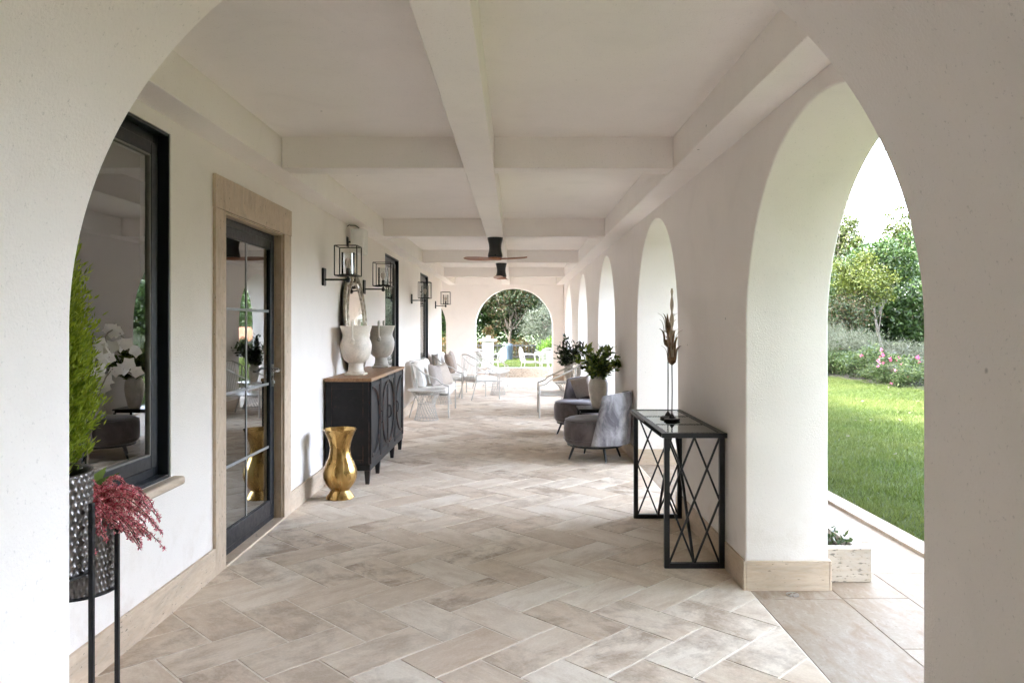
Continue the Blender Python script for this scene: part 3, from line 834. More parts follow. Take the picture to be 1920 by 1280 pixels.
# ================================================================== SIDEBOARD
sb = thing('sideboard', 'long black sideboard with wooden top and oval door mouldings against the wall', 'sideboard', (-1.728, 6.79, 0))
D_, LEN, ZT, ZB = .394, 1.94, .966, .155
q = MB(); q.box(0, D_, 0, LEN, ZB, ZT - .032)
q.build('carcass', M['blackwood'], sb, bevel=.003)
q = MB(); q.box(-.012, D_ + .028, -.022, LEN + .022, ZT - .031, ZT); q.build('top', M['woodtop'], sb, bevel=.007, segs=3)
for y0, y1 in ((-.009, -.0005), (LEN + .0005, LEN + .009)):
    q = MB()
    q.box(0, .055, y0, y1, ZB, ZT - .033); q.box(D_ - .055, D_, y0, y1, ZB, ZT - .033)
    q.box(.055, D_ - .055, y0, y1, ZT - .10, ZT - .033); q.box(.055, D_ - .055, y0, y1, ZB, ZB + .07)
    q.build('end_panel', M['blackwood'], sb, bevel=.002)
q = MB(); q.box(-.0, D_ + .014, -.014, LEN + .014, ZB - .03, ZB + .028); q.build('plinth', M['blackwood'], sb, bevel=.006)
bays = [(0.0, .52), (.52, .945), (.945, 1.37), (1.37, LEN)]
for y in (.022, .52, 1.37, LEN - .022):
    q = MB(); q.box(D_ + .0005, D_ + .022, y - .022, y + .022, ZB + .029, ZT - .033); q.build('pilaster', M['blackwood'], sb, bevel=.003)
for x in (.03, D_ - .018):
    for y in ((.022, .52, 1.37, LEN - .022) if x > .1 else (.022, LEN - .022)):
        q = MB(); a = .026; b = .017
        vs = [(x - a, y - a, ZB - .03), (x + a, y - a, ZB - .03), (x + a, y + a, ZB - .03), (x - a, y + a, ZB - .03), (x - b, y - b, 0), (x + b, y - b, 0), (x + b, y + b, 0), (x - b, y + b, 0)]
        q.add(vs, [(0, 1, 2, 3), (7, 6, 5, 4), (0, 4, 5, 1), (1, 5, 6, 2), (2, 6, 7, 3), (3, 7, 4, 0)]); q.build('leg', M['blackwood'], sb, bevel=.002)
x = D_ + .001
for k, (a, b) in enumerate(bays):
    a2 = a + (.046 if k == 0 else .024 if k in (1, 3) else .003); b2 = b - (.046 if k == 3 else .024 if k in (0, 2) else .003)
    z0, z1 = ZB + .032, ZT - .036; t = .05
    q = MB(); q.box(x, x + .008, a2 + t, b2 - t, z0 + t, z1 - t)
    ring(q, x, x + .015, a2, b2, z0, z1, t); dr = q.build('door', M['blackwood'], sb, bevel=.002)
    # arc moulding: ) ( ) ( running over the four doors
    q = MB(); cz = (z0 + z1) / 2; hz = (z1 - z0) / 2 - .055; wdt = (b2 - a2) - .075
    for off in (0, .028):
        pts = []
        for i in range(29):
            u = -PI / 2 + PI * i / 28
            yy = (math.cos(u)) * (wdt - off)
            y_ = (a2 + .03 + yy) if k in (0, 2) else (b2 - .03 - yy)
            pts.append((x + .017, y_, cz + math.sin(u) * (hz - off * .6)))
        q.tube(pts, .0075 if off == 0 else .005, 8)
    q.build('moulding', M['blackwood'], dr)
    q = MB(); hy = b2 - .022 if k in (0, 1) else a2 + .022
    q.tube([(x + .014, hy, cz - .06), (x + .035, hy, cz - .055), (x + .042, hy, cz - .03), (x + .042, hy, cz + .03), (x + .035, hy, cz + .055), (x + .014, hy, cz + .06)], .0055, 8)
    q.build('handle', M['blackmetal'], dr)

# ================================================================== URNS
def urn(loc, mat, label, rz=0):
    t = thing('urn', label, 'urn', loc, rz, 'two handled urns on the sideboard')
    q = MB(); q.box(-.095, .095, -.095, .095, 0, .022)
    q.build('plinth', mat, t, bevel=.008)
    q = MB(); q.lathe([(.082, .0225), (.084, .035), (.074, .05), (.068, .10), (.071, .118), (.09, .128), (.118, .155), (.138, .20), (.148, .25), (.150, .29), (.142, .325), (.130, .352), (.126, .372), (.130, .40), (.142, .437), (.150, .462), (.1515, .472), (.148, .476), (.138, .46), (.122, .40), (.118, .35), (.11, .30)], 56)
    q.build('body', mat, t)
    for sg in (-1, 1):
        q = MB(); q.tube([(0, sg * .138, .335), (0, sg * .165, .35), (0, sg * .178, .385), (0, sg * .176, .43), (0, sg * .172, .48), (0, sg * .168, .515), (0, sg * .152, .522), (0, sg * .14, .505), (0, sg * .142, .47)], [.019, .014, .012, .011, .0115, .012, .013, .012, .009], 12)
        q.superell((0, sg * .152, .325), (.05, .028, .055), 1.0); q.build('handle', mat, t)
    return t
u1 = urn((-1.545, 7.22, ZT), M['urn'], 'cream crackle glazed urn standing at the near end of the sideboard')
u2 = urn((-1.53, 8.50, ZT), M['urn_grey'], 'greyer crackle glazed urn at the far end of the sideboard')

# ================================================================== OVAL MIRROR
mi = thing('oval_mirror', 'oval silver framed mirror leaning on the wall behind the urns', 'mirror', (-1.645, 7.86, ZT))
mi.rotation_euler = (0, R(-4.2), 0)
def ell(ay, az, x, n=64, cz=.52): return [(x, ay * math.cos(2 * PI * i / n), cz + az * math.sin(2 * PI * i / n)) for i in range(n)]
q = MB(); q.T = Matrix.Translation((0, 0, .52)) @ Matrix.Rotation(R(90), 4, 'Y'); 
q.T = None
q.prism([(p[1], p[2]) for p in ell(.495, .515, 0)], 'x', -.022, 0); q.build('backing', M['blacksatin'], mi)
q = MB(); q.prism([(p[1], p[2]) for p in ell(.37, .39, 0)], 'x', .001, .006); q.build('glass', M['mirror'], mi)
q = MB(); q.tube(ell(.498, .518, .004), .017, 10, True); q.tube(ell(.38, .40, .006), .013, 10, True); q.build('frame', M['silverframe'], mi)
n = 14
for k in range(n):
    q = MB(); a0 = 2 * PI * k / n + .03; a1 = 2 * PI * (k + 1) / n - .03; vs = []
    for i in range(7):
        a = a0 + (a1 - a0) * i / 6
        for (ay, az, xx) in ((.393, .413, .004), (.437, .457, .013), (.483, .503, .004)): vs.append((xx, ay * math.cos(a), .52 + az * math.sin(a)))
    fs = [(i * 3 + j, i * 3 + j + 1, (i + 1) * 3 + j + 1, (i + 1) * 3 + j) for i in range(6) for j in (0, 1)]
    q.add(vs, fs); q.build('frame_facet', M['mirror'], mi, angle=15)
for k in range(n):
    q = MB(); a = 2 * PI * k / n; q.bar((.01, .39 * math.cos(a), .52 + .41 * math.sin(a)), (.01, .49 * math.cos(a), .52 + .51 * math.sin(a)), .02, .016, (1, 0, 0)); q.build('frame_strap', M['silverframe'], mi)

# ================================================================== CONSOLE TABLE
ct = thing('console_table', 'black iron console table with lattice ends and glass panes against the pier', 'console table', (0.865, 4.41, 0))
CW, CL, CZ = .385, 1.26, .81
q = MB(); t = .028
q.box(0, CW, 0, .04, CZ - t, CZ); q.box(0, CW, CL - .04, CL, CZ - t, CZ); q.box(0, .04, .04, CL - .04, CZ - t, CZ); q.box(CW - .04, CW, .04, CL - .04, CZ - t, CZ)
for k in (1, 2): q.box(.04, CW - .04, CL * k / 3 - .01, CL * k / 3 + .01, CZ - t, CZ - .0008)
q.build('top_frame', M['blackmetal'], ct, bevel=.002)
for k in range(3):
    a = .0405 if k == 0 else CL * k / 3 + .0105; b = CL - .0405 if k == 2 else CL * (k + 1) / 3 - .0105
    q = MB(); q.box(.0405, CW - .0405, a, b, CZ - .012, CZ - .003); q.build('glass_pane', M['console_glass'], ct)
lx0, lx1 = .038, CW - .018
for yy in (.055, CL - .055):
    q = MB(); s_ = .031
    q.box(lx0 - s_ / 2, lx0 + s_ / 2, yy - s_ / 2, yy + s_ / 2, 0, CZ - t - .0005); q.box(lx1 - s_ / 2, lx1 + s_ / 2, yy - s_ / 2, yy + s_ / 2, 0, CZ - t - .0005)
    q.box(lx0 + s_ / 2, lx1 - s_ / 2, yy - s_ / 2, yy + s_ / 2, 0, s_)
    fr_ = q.build('end_frame', M['blackmetal'], ct, bevel=.0015)
    q = MB(); xa, xb = lx0 + s_ / 2 - .002, lx1 - s_ / 2 + .002; za, zb = s_ - .002, CZ - t
    Wd, Hd = xb - xa, zb - za
    # lattice: two columns, two rows of diamonds
    for sgn, dx in ((1, -.005), (-1, .005)):
        for st in (-1, 0, 1, 2, 3):
            # slope: half the width over half the height, lines clipped to the frame
            p0 = (st * .5 - .25, 0.0); p1 = (p0[0] + .5 * 2, 1.0)
            pts = []
            for tt in np.linspace(0, 1, 81):
                u = p0[0] + (p1[0] - p0[0]) * tt - .25
                if 0 <= u <= 1: pts.append((u, tt))
            if len(pts) > 3:
                (ua, ta), (ub, tb) = pts[0], pts[-1]
                if sgn < 0: ua, ub = 1 - ua, 1 - ub
                q.bar((xa + ua * Wd, yy + dx, za + ta * Hd), (xa + ub * Wd, yy + dx, za + tb * Hd), .0115, .009, (0, 1, 0))
    q.build('lattice', M['blackmetal'], fr_)
q = MB(); xm = (lx0 + lx1) / 2
q.bar((xm, .07, .02), (xm, CL / 2 - .03, CZ - t), .016, .016); q.bar((xm, CL - .07, .02), (xm, CL / 2 + .03, CZ - t), .016, .016); q.build('brace', M['blackmetal'], ct)

# ================================================================== CANDLE FLOWERS ON CONSOLE
def leafblade(mb, base, d, up, ln, wd, curl, out=.28):
    d = Vector(d).normalized(); up = Vector(up); s_ = d.cross(up).normalized(); vs = []; n = 7
    for i in range(n + 1):
        u = i / n; c = Vector(base) + d * (math.sin(u * PI) * ln * .03) + up * (ln * u * (1 - .12 * u ** 3)) + d * ln * out * u ** 4
        w_ = wd * math.sin(PI * min(1, .12 + u * .88)) ** .8
        vs += [c - s_ * w_ + d * w_ * -.2, c, c + s_ * w_ + d * w_ * -.2]
    mb.add(vs, [(i * 3 + j, i * 3 + j + 1, (i + 1) * 3 + j + 1, (i + 1) * 3 + j) for i in range(n) for j in (0, 1)])
def flower_stand(loc, rz, stem, label, finial):
    t = thing('metal_flower_stand', label, 'ornament', loc, rz, 'metal flower stands on the console table')
    q = MB(); q.lathe([(.052, 0), (.055, .004), (.053, .010), (.022, .016), (.017, .028), (.010, .038), (.005, .045)], 32); q.build('base', M['blackmetal'], t)
    q = MB(); q.tube([(0, 0, .04), (.002, 0, stem * .5), (0, 0, stem + .02)], .0042, 8); q.build('stem', M['blackmetal'], t)
    q = MB(); q.lathe([(.005, stem - .005), (.02, stem + .008), (.030, stem + .03), (.032, stem + .05)], 20); q.lathe([(.003, stem), (.028, stem + .03), (.031, stem + .05)], 20); q.build('cup', M['bronze'], t)
    q = MB()
    for (nk, hz, r0, ln, wd, out) in ((5, .012, .027, .13, .009, .34), (4, .05, .022, .16, .008, .22), (5, .10, .016, .15, .007, .36)):
        for k in range(nk):
            a = 2 * PI * k / nk + hz * 9; d = (math.cos(a), math.sin(a), 0); leafblade(q, (d[0] * r0, d[1] * r0, stem + hz), d, (0, 0, 1), ln, wd, .8, out)
    lo = q.build('leaves', M['bronze'], t, recalc=False); sm = lo.modifiers.new('thick', 'SOLIDIFY'); sm.thickness = .0018
    if finial:
        q = MB(); vs = []; n = 80; H = .48; nn = 12
        for i in range(n + 1):
            u = i / n; ph = u * PI * 4.5
            env = (1 - .5 * u ** 1.5)
            ra = (.004 + .015 * abs(math.sin(ph))) * env + .001; rb = .006 * env + .002
            if u > .97: ra *= .6; rb *= .6
            for j in range(nn):
                a = 2 * PI * j / nn; tw = -.25
                x_, y_ = ra * math.cos(a), rb * math.sin(a)
                vs.append((x_ * math.cos(tw) - y_ * math.sin(tw), x_ * math.sin(tw) + y_ * math.cos(tw), stem + .03 + H * u))
        fs = [(i * nn + j, i * nn + (j + 1) % nn, (i + 1) * nn + (j + 1) % nn, (i + 1) * nn + j) for i in range(n) for j in range(nn)]
        fs.append(tuple(n * nn + j for j in range(nn)))
        q.add(vs, fs); q.build('finial', M['finial'], t)
    return t
flower_stand((1.05, 5.02, CZ), .2, .375, 'metal flower stand on the console, nearer base, with pale twisted wooden finial', True)
flower_stand((1.05, 5.15, CZ), 1.0, .49, 'metal flower stand on the console with only dark leaves, base set farther back', False)

# ================================================================== VELVET CHAIRS
def velvet_chair(loc, rz, label, mats):
    # local: faces +X, back at -X
    t = thing('velvet_tub_chair', label, 'chair', loc, rz, 'round velvet chairs by the arches')
    q = MB(); q.lathe([(.05, .165), (.27, .165), (.305, .175), (.325, .20), (.335, .26), (.338, .34), (.333, .395), (.318, .425), (.29, .443), (.15, .452), (.02, .455)], 56); q.build('seat', mats[0], t)
    q = MB(); ns, ntt = 40, 14; vs = []
    for side in (0, 1):
        for i in range(ns + 1):
            for j in range(ntt + 1):
                s_ = -1 + 2 * i / ns; tt = j / ntt
                th = s_ * R(76 - 12 * tt)
                zt = .74 - .035 * abs(s_) ** 3
                z = .185 + (zt - .185) * tt
                ro_ = (.372 - .018 * tt) if side == 0 else (.342 - .03 * tt)
                # rounded rim
                if tt > .92: ro_ += (-1 if side == 0 else 1) * .012 * ((tt - .92) / .08) ** 2
                if abs(s_) > .94: ro_ += (-1 if side == 0 else 1) * .012 * ((abs(s_) - .94) / .06) ** 2
                vs.append((-ro_ * math.cos(th) - .01 - .045 * tt, ro_ * math.sin(th), z))
    o_ = (ns + 1) * (ntt + 1); fs = []
    def I(side, i, j): return side * o_ + i * (ntt + 1) + j
    for i in range(ns):
        for j in range(ntt):
            fs.append((I(0, i, j), I(0, i + 1, j), I(0, i + 1, j + 1), I(0, i, j + 1)))
            fs.append((I(1, i, j), I(1, i, j + 1), I(1, i + 1, j + 1), I(1, i + 1, j)))
        fs.append((I(0, i, ntt), I(0, i + 1, ntt), I(1, i + 1, ntt), I(1, i, ntt))); fs.append((I(0, i, 0), I(1, i, 0), I(1, i + 1, 0), I(0, i + 1, 0)))
    for j in range(ntt):
        fs.append((I(0, 0, j), I(0, 0, j + 1), I(1, 0, j + 1), I(1, 0, j))); fs.append((I(0, ns, j), I(1, ns, j), I(1, ns, j + 1), I(0, ns, j + 1)))
    q.add(vs, fs); q.build('backrest', mats[1], t, angle=60)
    q = MB(); q.tube([(.322 * math.cos(2 * PI * i / 56), .322 * math.sin(2 * PI * i / 56), .424) for i in range(56)], .0055, 6, True); q.tube([(.3385 * math.cos(2 * PI * i / 56), .3385 * math.sin(2 * PI * i / 56), .225) for i in range(56)], .004, 6, True); q.build('piping', mats[0], t)
    q = MB(); q.tube([(-.373 + .0 * u - .037 * u, 0, .19 + .545 * u) for u in np.linspace(0, 1, 12)], .0045, 6); q.build('back_seam', mats[1], t)
    q = MB(); q.tube([(.29 * math.cos(2 * PI * i / 40), .29 * math.sin(2 * PI * i / 40), .157) for i in range(40)], .011, 8, True); q.build('base_ring', M['blacksatin'], t)
    for a in (45, 135, 225, 315):
        c, s_ = math.cos(R(a)), math.sin(R(a)); q = MB()
        q.tube([(.235 * c, .235 * s_, .165), (.30 * c, .30 * s_, .01)], [.016, .010], 10); lg_ = q.build('leg', M['blacksatin'], t)
        q = MB(); q.lathe([(.011, 0), (.011, .012), (.008, .014)], 12, (.304 * c, .304 * s_, 0)); q.build('foot_cap', M['steel'], lg_)
    return t
velvet_chair((.86, 8.12, 0), R(152), 'grey velvet tub chair seen from behind, nearer to the console table', (M['velvet_dark'], M['velvet']))
velvet_chair((.845, 9.95, 0), R(236), 'mauve brown velvet tub chair facing the camera with a cushion on its seat', (M['velvet_dark'], M['velvet_dark']))
# lighter seat of the near chair is piped by a contrasting top
def cushion(name, loc, rot, w, h, t, mat, label, group=None):
    q = MB(); q.pillow(w, h, t); o = q.build(name, mat, angle=70); o.location = loc; o.rotation_euler = rot
    tag(o, label, 'cushion', group); return o
cushion('scatter_cushion', (.90, 9.98, .62), (R(-18), R(14), R(150)), .31, .30, .14, M['taupe_fabric'], 'taupe cushion leaning in the far velvet chair')

# small dark table and vases of branches
st_ = thing('side_table', 'small black square side table between the two velvet chairs', 'side table', (.96, 9.03, 0))
q = MB(); q.box(-.21, .21, -.21, .21, .435, .455); q.build('top', M['blacksatin'], st_, bevel=.003)
q = MB(); q.box(-.19, .19, -.19, .19, .41, .4345); q.build('apron', M['blackmetal'], st_)
for sx in (-1, 1):
    for sy in (-1, 1):
        q = MB(); q.box(sx * .19 - .011, sx * .19 + .011, sy * .19 - .011, sy * .19 + .011, 0, .4095); q.build('leg', M['blackmetal'], st_)
def vase(loc, label, sc=1.0):
    t = thing('ivory_vase', label, 'vase', loc, 0, 'ivory vases holding branches')
    q = MB(); q.lathe([(r * sc, z * sc) for r, z in ((.06, 0), (.066, .01), (.085, .08), (.104, .16), (.112, .23), (.108, .29), (.09, .34), (.068, .372), (.063, .385), (.058, .385), (.056, .36), (.05, .25))], 44); q.build('body', M['vase_white'], t); return t
def branches(loc, label, seed, mat, spread, hgt, n_br=17, ll=.075, lw=.032, group='leafy branches in vases', droop=.25):
    rg = np.random.default_rng(seed)
    t = thing('leafy_branches', label, 'plant', loc, 0, group)
    sm = MB(); Cs, Ds, Ss = [], [], []
    for b in range(n_br):
        a = rg.uniform(0, 2 * PI); sp_ = spread * rg.uniform(.25, 1.0); h_ = hgt * rg.uniform(.45, 1.0) * (1 - .35 * sp_ / spread)
        pts = []
        for i in range(10):
            u = i / 9; pts.append(Vector((math.cos(a) * sp_ * u ** 1.25 + .012 * math.sin(u * 7 + b), math.sin(a) * sp_ * u ** 1.25, -.10 + (h_ + .10) * u - droop * sp_ * u ** 3)))
        sm.tube(pts, [.005 - .003 * i / 9 for i in range(10)], 6)
        for i in range(3, 10):
            for r_ in range(4):
                p = pts[i] + Vector(rg.normal(0, .016, 3)); dv = (pts[i] - pts[i - 1]).normalized()
                o_ = Vector(rg.normal(0, 1, 3)); o_ = (o_ - dv * o_.dot(dv)).normalized(); ld = (dv * .5 + o_ + Vector((0, 0, .15))).normalized()
                Cs.append(p + ld * ll * .5); Ds.append(ld); Ss.append(ld.cross(Vector((0, 0, 1)) + Vector(rg.normal(0, .5, 3))).normalized())
    sm.build('stems', M['bark'], t)
    C, D, S = np.array(Cs), np.array(Ds), np.array(Ss); n = len(C)
    # two-step leaves with pointed ends
    quads_obj('leaves', leaf_quads(C, D, S, ll, lw, rg, .18), mat, t); return t
vase((.985, 8.98, .455), 'ivory vase on the small black table behind the near velvet chair')
branches((.985, 8.98, .455 + .37), 'bright green leafy branches in the vase between the velvet chairs', 5, M['lf_vase'], .36, .50, 26, .085, .04)

# ================================================================== HOURGLASS WIRE TABLES
def wire_table(loc, label, h=.465, rt=.285, rb=.185, rwaist=.13):
    t = thing('wire_side_table', label, 'side table', loc, 0, 'white hourglass wire tables')
    q = MB(); q.lathe([(.02, h - .016), (rt - .01, h - .016), (rt, h - .010), (rt, h - .004), (rt - .004, h), (rt - .02, h - .002), (.02, h - .002)], 44); q.build('top', M['white_metal'], t)
    q = MB(); zt = h - .017; nw = 22
    def prf(u): # radius along height
        return rwaist + (rb - rwaist) * max(0, (0.55 - u) / .55) ** 1.7 + (rt * .86 - rwaist) * max(0, (u - .55) / .45) ** 1.6
    for sg in (-1, 1):
        for k in range(nw):
            pts = []
            for i in range(11):
                u = i / 10; a = 2 * PI * k / nw + sg * R(75) * (u - .5); r = prf(u)
                pts.append((r * math.cos(a), r * math.sin(a), .006 + u * (zt - .006)))
            q.tube(pts, .0032, 5)
    for r, z in ((rb, .006), (prf(.55), .006 + .55 * (zt - .006))):
        q.tube([(r * math.cos(2 * PI * i / 36), r * math.sin(2 * PI * i / 36), z) for i in range(36)], .0055, 6, True)
    q.build('wire_base', M['white_metal'], t); return t
wt = wire_table((-1.37, 11.45, 0), 'white round wire table beside the near end of the white loveseat')
dup(wt, (-1.36, 13.75, 0), .1, 'white wire table beyond the white loveseat, its base seen under the seat')
dup(wt, (-.37, 15.55, 0), .3, 'white wire table standing out on the open floor before the end arch', None, (.86, .86, 1.1))
dup(wt, (.93, 12.95, 0), .2, 'white wire table on the right behind the empty white armchair')

# ================================================================== WHITE METAL SEATS
def metal_seat(kind, loc, rz, label, width, depth=.62, cushions=None, group='white metal lounge seats'):
    # local: faces +X; width along Y
    t = thing(kind, label, 'sofa' if width > 1 else 'armchair', loc, rz, group)
    w2 = width / 2; xf, xb = depth / 2, -depth / 2
    # continuous arm/back rail
    def side(sg):
        return [(xf, sg * w2, .50), (xf - .05, sg * w2, .512), (xf - .11, sg * w2, .535), (xf - .15, sg * w2, .575), (xf - .19, sg * w2, .605), (xf - .27, sg * w2, .635), (xf - .38, sg * w2 * .995, .69), (xb + .12, sg * w2 * .98, .77), (xb + .04, sg * (w2 * .98 - .05), .82)]
    pts = side(-1) + [(xb - .01, y, .85 + .02 * (1 - (y / w2) ** 2)) for y in np.linspace(-(w2 - .16), w2 - .16, 7)] + side(1)[::-1]
    q = MB(); q.tube(pts, .0125, 8); q.build('rail', M['white_metal'], t)
    for sg in (-1, 1):
        q = MB(); q.tube([(xf, sg * w2, 0), (xf, sg * w2, .505)], .0125, 8); q.build('leg', M['white_metal'], t)
        q = MB(); q.tube([(xb + .10, sg * (w2 - .015), .79), (xb + .09, sg * (w2 - .01), .36), (xb - .015, sg * (w2 - .01), 0)], .0115, 8); q.build('leg', M['white_metal'], t)
    q = MB(); q.box(xb + .06, xf - .012, -w2 + .012, w2 - .012, .345, .357)
    q.tube([(xf, -w2, .35), (xf, w2, .35), (xb + .06, w2 - .01, .35), (xb + .06, -w2 + .01, .35)], .011, 8, True); q.build('seat', M['white_metal'], t)
    q = MB(); n = int(width / .085)
    for i in range(n + 1):
        y = -w2 + .06 + (width - .12) * i / n; yt = y * .93
        q.tube([(xb + .06, y, .355), (xb + .025, y * .98, .6), (xb - .005, yt, .845)], .005, 6)
    q.build('spindles', M['white_metal'], t)
    if cushions:
        ns = 2 if width > 1 else 1
        q = MB(); q.superell((.03, 0, .415), (depth - .02, width - .05, .125), .28, 48, 20); q.build('seat_cushion', M['white_fabric'], t, angle=80)
        for i in range(ns):
            cw = (width - .06) / ns; q = MB(); q.T = Matrix.Translation((xb + .125, -width / 2 + .03 + cw * (i + .5), .66)) @ Matrix.Rotation(R(-14), 4, 'Y')
            q.superell((0, 0, 0), (.15, cw, .44), .42, 32, 20); q.build('back_cushion', M['white_fabric'], t, angle=80)
    return t
metal_seat('white_loveseat', (-1.35, 12.33, 0), 0, 'white metal loveseat with thick white cushions against the wall, nearest of the seats', 1.34, .60, True)
ls2 = metal_seat('white_loveseat', (-1.36, 15.4, 0), 0, 'white metal loveseat with brown cushions farther along the wall, partly hidden', 1.34, .60, True)
cushion('scatter_cushion', (-1.29, 12.05, .63), (R(-14), R(6), R(72)), .40, .38, .13, M['taupe_fabric'], 'taupe striped cushion on the near white loveseat')
cushion('scatter_cushion', (-1.20, 12.28, .62), (R(-20), R(-10), R(64)), .40, .38, .14, M['beige_fabric'], 'beige cushion in front of the taupe one on the near loveseat')
cushion('scatter_cushion', (-1.33, 15.05, .66), (R(-16), R(8), R(86)), .44, .42, .14, M['brown_fabric'], 'brown cushion at the near end of the farther loveseat')
cushion('scatter_cushion', (-1.33, 15.75, .68), (R(-14), R(-4), R(96)), .46, .44, .14, M['taupe_fabric'], 'greyish cushion at the far end of the farther loveseat')
a1 = metal_seat('white_armchair', (-.72, 14.75, 0), R(28), 'white metal armchair with a white seat cushion out on the floor on the left', .62, .58, False)
q = MB(); q.superell((.03, 0, .40), (.5, .54, .09), .28, 40, 16); q.build('seat_cushion', M['white_fabric'], a1, angle=80)
metal_seat('white_armchair', (-.58, 17.3, 0), R(-20), 'white metal armchair standing nearest the end arch', .66, .60, False)
metal_seat('white_armchair', (.70, 12.02, 0), R(180), 'empty white metal armchair on the right facing the loveseat', .80, .66, False)
vase((.92, 12.95, .465), 'ivory vase on the white wire table behind the right armchair', .8)
branches((.90, 12.95, .465 + .29), 'dark green leafy branches behind the right armchair, farther than the bright ones', 11, M['lf_dark'], .36, .60, 24, .085, .042)

# ================================================================== PLANT STANDS BY THE NEAR ARCH
def dimple(n, amp):
    def f(r, z, t, i):
        if r < .05: return r
        k = 26
        ph = (z / .030)
        return r + amp * (math.cos(k * t / 1.0 + (PI if int(round(ph)) % 2 else 0)) ) * abs(math.cos(PI * ph)) ** .6
    return f
def hammered_pot(r, h, parent, z0):
    q = MB(); n = 252; rows = int(h / .00525); vs = []
    prof = []
    for i in range(rows + 1):
        z = h * i / rows; rr = r * (.955 + .045 * z / h)
        prof.append((rr, z))
    def md(rr, z, t, i):
        c = 42; row = z / .021
        par = math.floor(row + .5) % 2
        bump_ = max(0, math.cos((t * c) + PI * par)) * max(0, math.cos(PI * (row - math.floor(row + .5))))
        return rr + .0055 * bump_ ** .8
    full = [(.02, 0.0)] + prof + [(r + .004, h + .004), (r - .004, h + .004), (r - .008, h - .01), (r - .012, h - .05)]
    o = q.lathe(full, n, (0, 0, z0), lambda rr, z, t, i: md(rr, z, t, i) if 0 < i <= rows + 1 and z < h - .004 else rr).build('pot', M['hammered'], parent)
    q = MB(); q.lathe([(.01, z0 + h - .045), (r - .013, z0 + h - .045), (r - .02, z0 + h - .03), (.01, z0 + h - .025)], 40); q.build('soil', M['soil'], parent)
    return o
def stand(loc, rad, ztop, ztray, label):
    t = thing('plant_stand', label, 'plant stand', loc, 0, 'tall black plant stands by the near arch')
    for a_ in (0, 142, 218):
        c, s_ = rad * math.cos(R(a_)), rad * math.sin(R(a_))
        q = MB(); q.box(c - .0065, c + .0065, s_ - .0065, s_ + .0065, 0, ztop); q.build('leg', M['blackmetal'], t, bevel=.0015)
    q = MB(); q.lathe([(.01, ztray - .005), (rad - .009, ztray - .005), (rad - .009, ztray), (.01, ztray)], 36); q.build('tray', M['blackmetal'], t)
    return t
stand((-1.425, 2.43, 0), .128, .80, .594, 'black plant stand with thin legs holding the lower hammered pot')
pb_ = thing('hammered_pot', 'lower hammered metal pot holding red heather', 'pot', (-1.425, 2.43, .5945), 0, 'hammered metal plant pots'); hammered_pot(.108, .25, pb_, 0)
stand((-1.365, 2.10, 0), .172, .95, .755, 'black plant stand holding the taller pot of the conifer, mostly behind the arch')
pa_ = thing('hammered_pot', 'upper hammered metal pot holding the lemon green conifer', 'pot', (-1.365, 2.10, .7555), 0, 'hammered metal plant pots'); hammered_pot(.152, .275, pa_, 0)

rg = np.random.default_rng(21)
cy = thing('lemon_conifer', 'bright yellow green columnar conifer in the upper hammered pot', 'plant', (-1.372, 2.10, 1.0))
q = MB(); q.tube([(0, 0, 0), (.01, 0, .5), (0, 0, 1.0)], [.014, .009, .003], 8); q.build('trunk', M['bark'], cy)
Cs = []; Ds = []; Ls = []
nb = 2100
for b in range(nb):
    z = .02 + .98 * rg.random() ** 1.15; a = rg.uniform(0, 2 * PI)
    rad = (.205 * (1 - z / 1.12) ** .75 * min(1, .62 + z * 2.2)) * rg.uniform(.72, 1.12)
    tip = np.array([rad * math.cos(a), rad * math.sin(a), z + .10 * rg.uniform(.3, 1.1)]); base = np.array([rad * .35 * math.cos(a), rad * .35 * math.sin(a), z - .04])
    m = 28
    u = rg.uniform(.25, 1.0, m)[:, None]; p = base + (tip - base) * u
    d = unit(tip - base)
    dirs = unit(d + rg.normal(0, .42, (m, 3)) + np.array([0, 0, .35]))
    Cs.append(p + dirs * .012 + rg.normal(0, .007, (m, 3))); Ds.append(dirs)
C = np.concatenate(Cs); D = np.concatenate(Ds)
quads_obj('foliage', leaf_quads(C, D, perp(D, rg), .022, .0058, rg), M['lf_cypress'], cy)

he = thing('red_heather', 'crimson heather with drooping sprays in the lower hammered pot', 'plant', (-1.425, 2.43, .82))
sm = MB(); Cs = []; Ds = []
for b in range(96):
    a = rg.uniform(0, 2 * PI) if b > 60 else rg.uniform(-1.5, .7); out_r = rg.uniform(.08, .255) * (.6 if b > 60 else 1.0); up = rg.uniform(.03, .16)
    pts = []
    for i in range(12):
        u = i / 11; r_ = .02 + out_r * u; z = up * math.sin(u * 1.75) * 1.05 - .13 * u ** 2.4 * (out_r / .2)
        pts.append(np.array([r_ * math.cos(a + .25 * u), r_ * math.sin(a + .25 * u), z]))
    sm.tube([tuple(p) for p in pts], .0016, 5)
    for i in range(2, 12):
        m = 20; p = pts[i - 1] + (pts[i] - pts[i - 1]) * rg.random((m, 1)); dv = unit(pts[i] - pts[i - 1])
        dr = unit(dv * 1.1 + rg.normal(0, 1, (m, 3))); Cs.append(p + dr * .006); Ds.append(dr)
sm.build('stems', M['bark'], he)
C = np.concatenate(Cs); D = np.concatenate(Ds); quads_obj('blossom', leaf_quads(C, D, perp(D, rg), .012, .006, rg), M['lf_heather'], he)

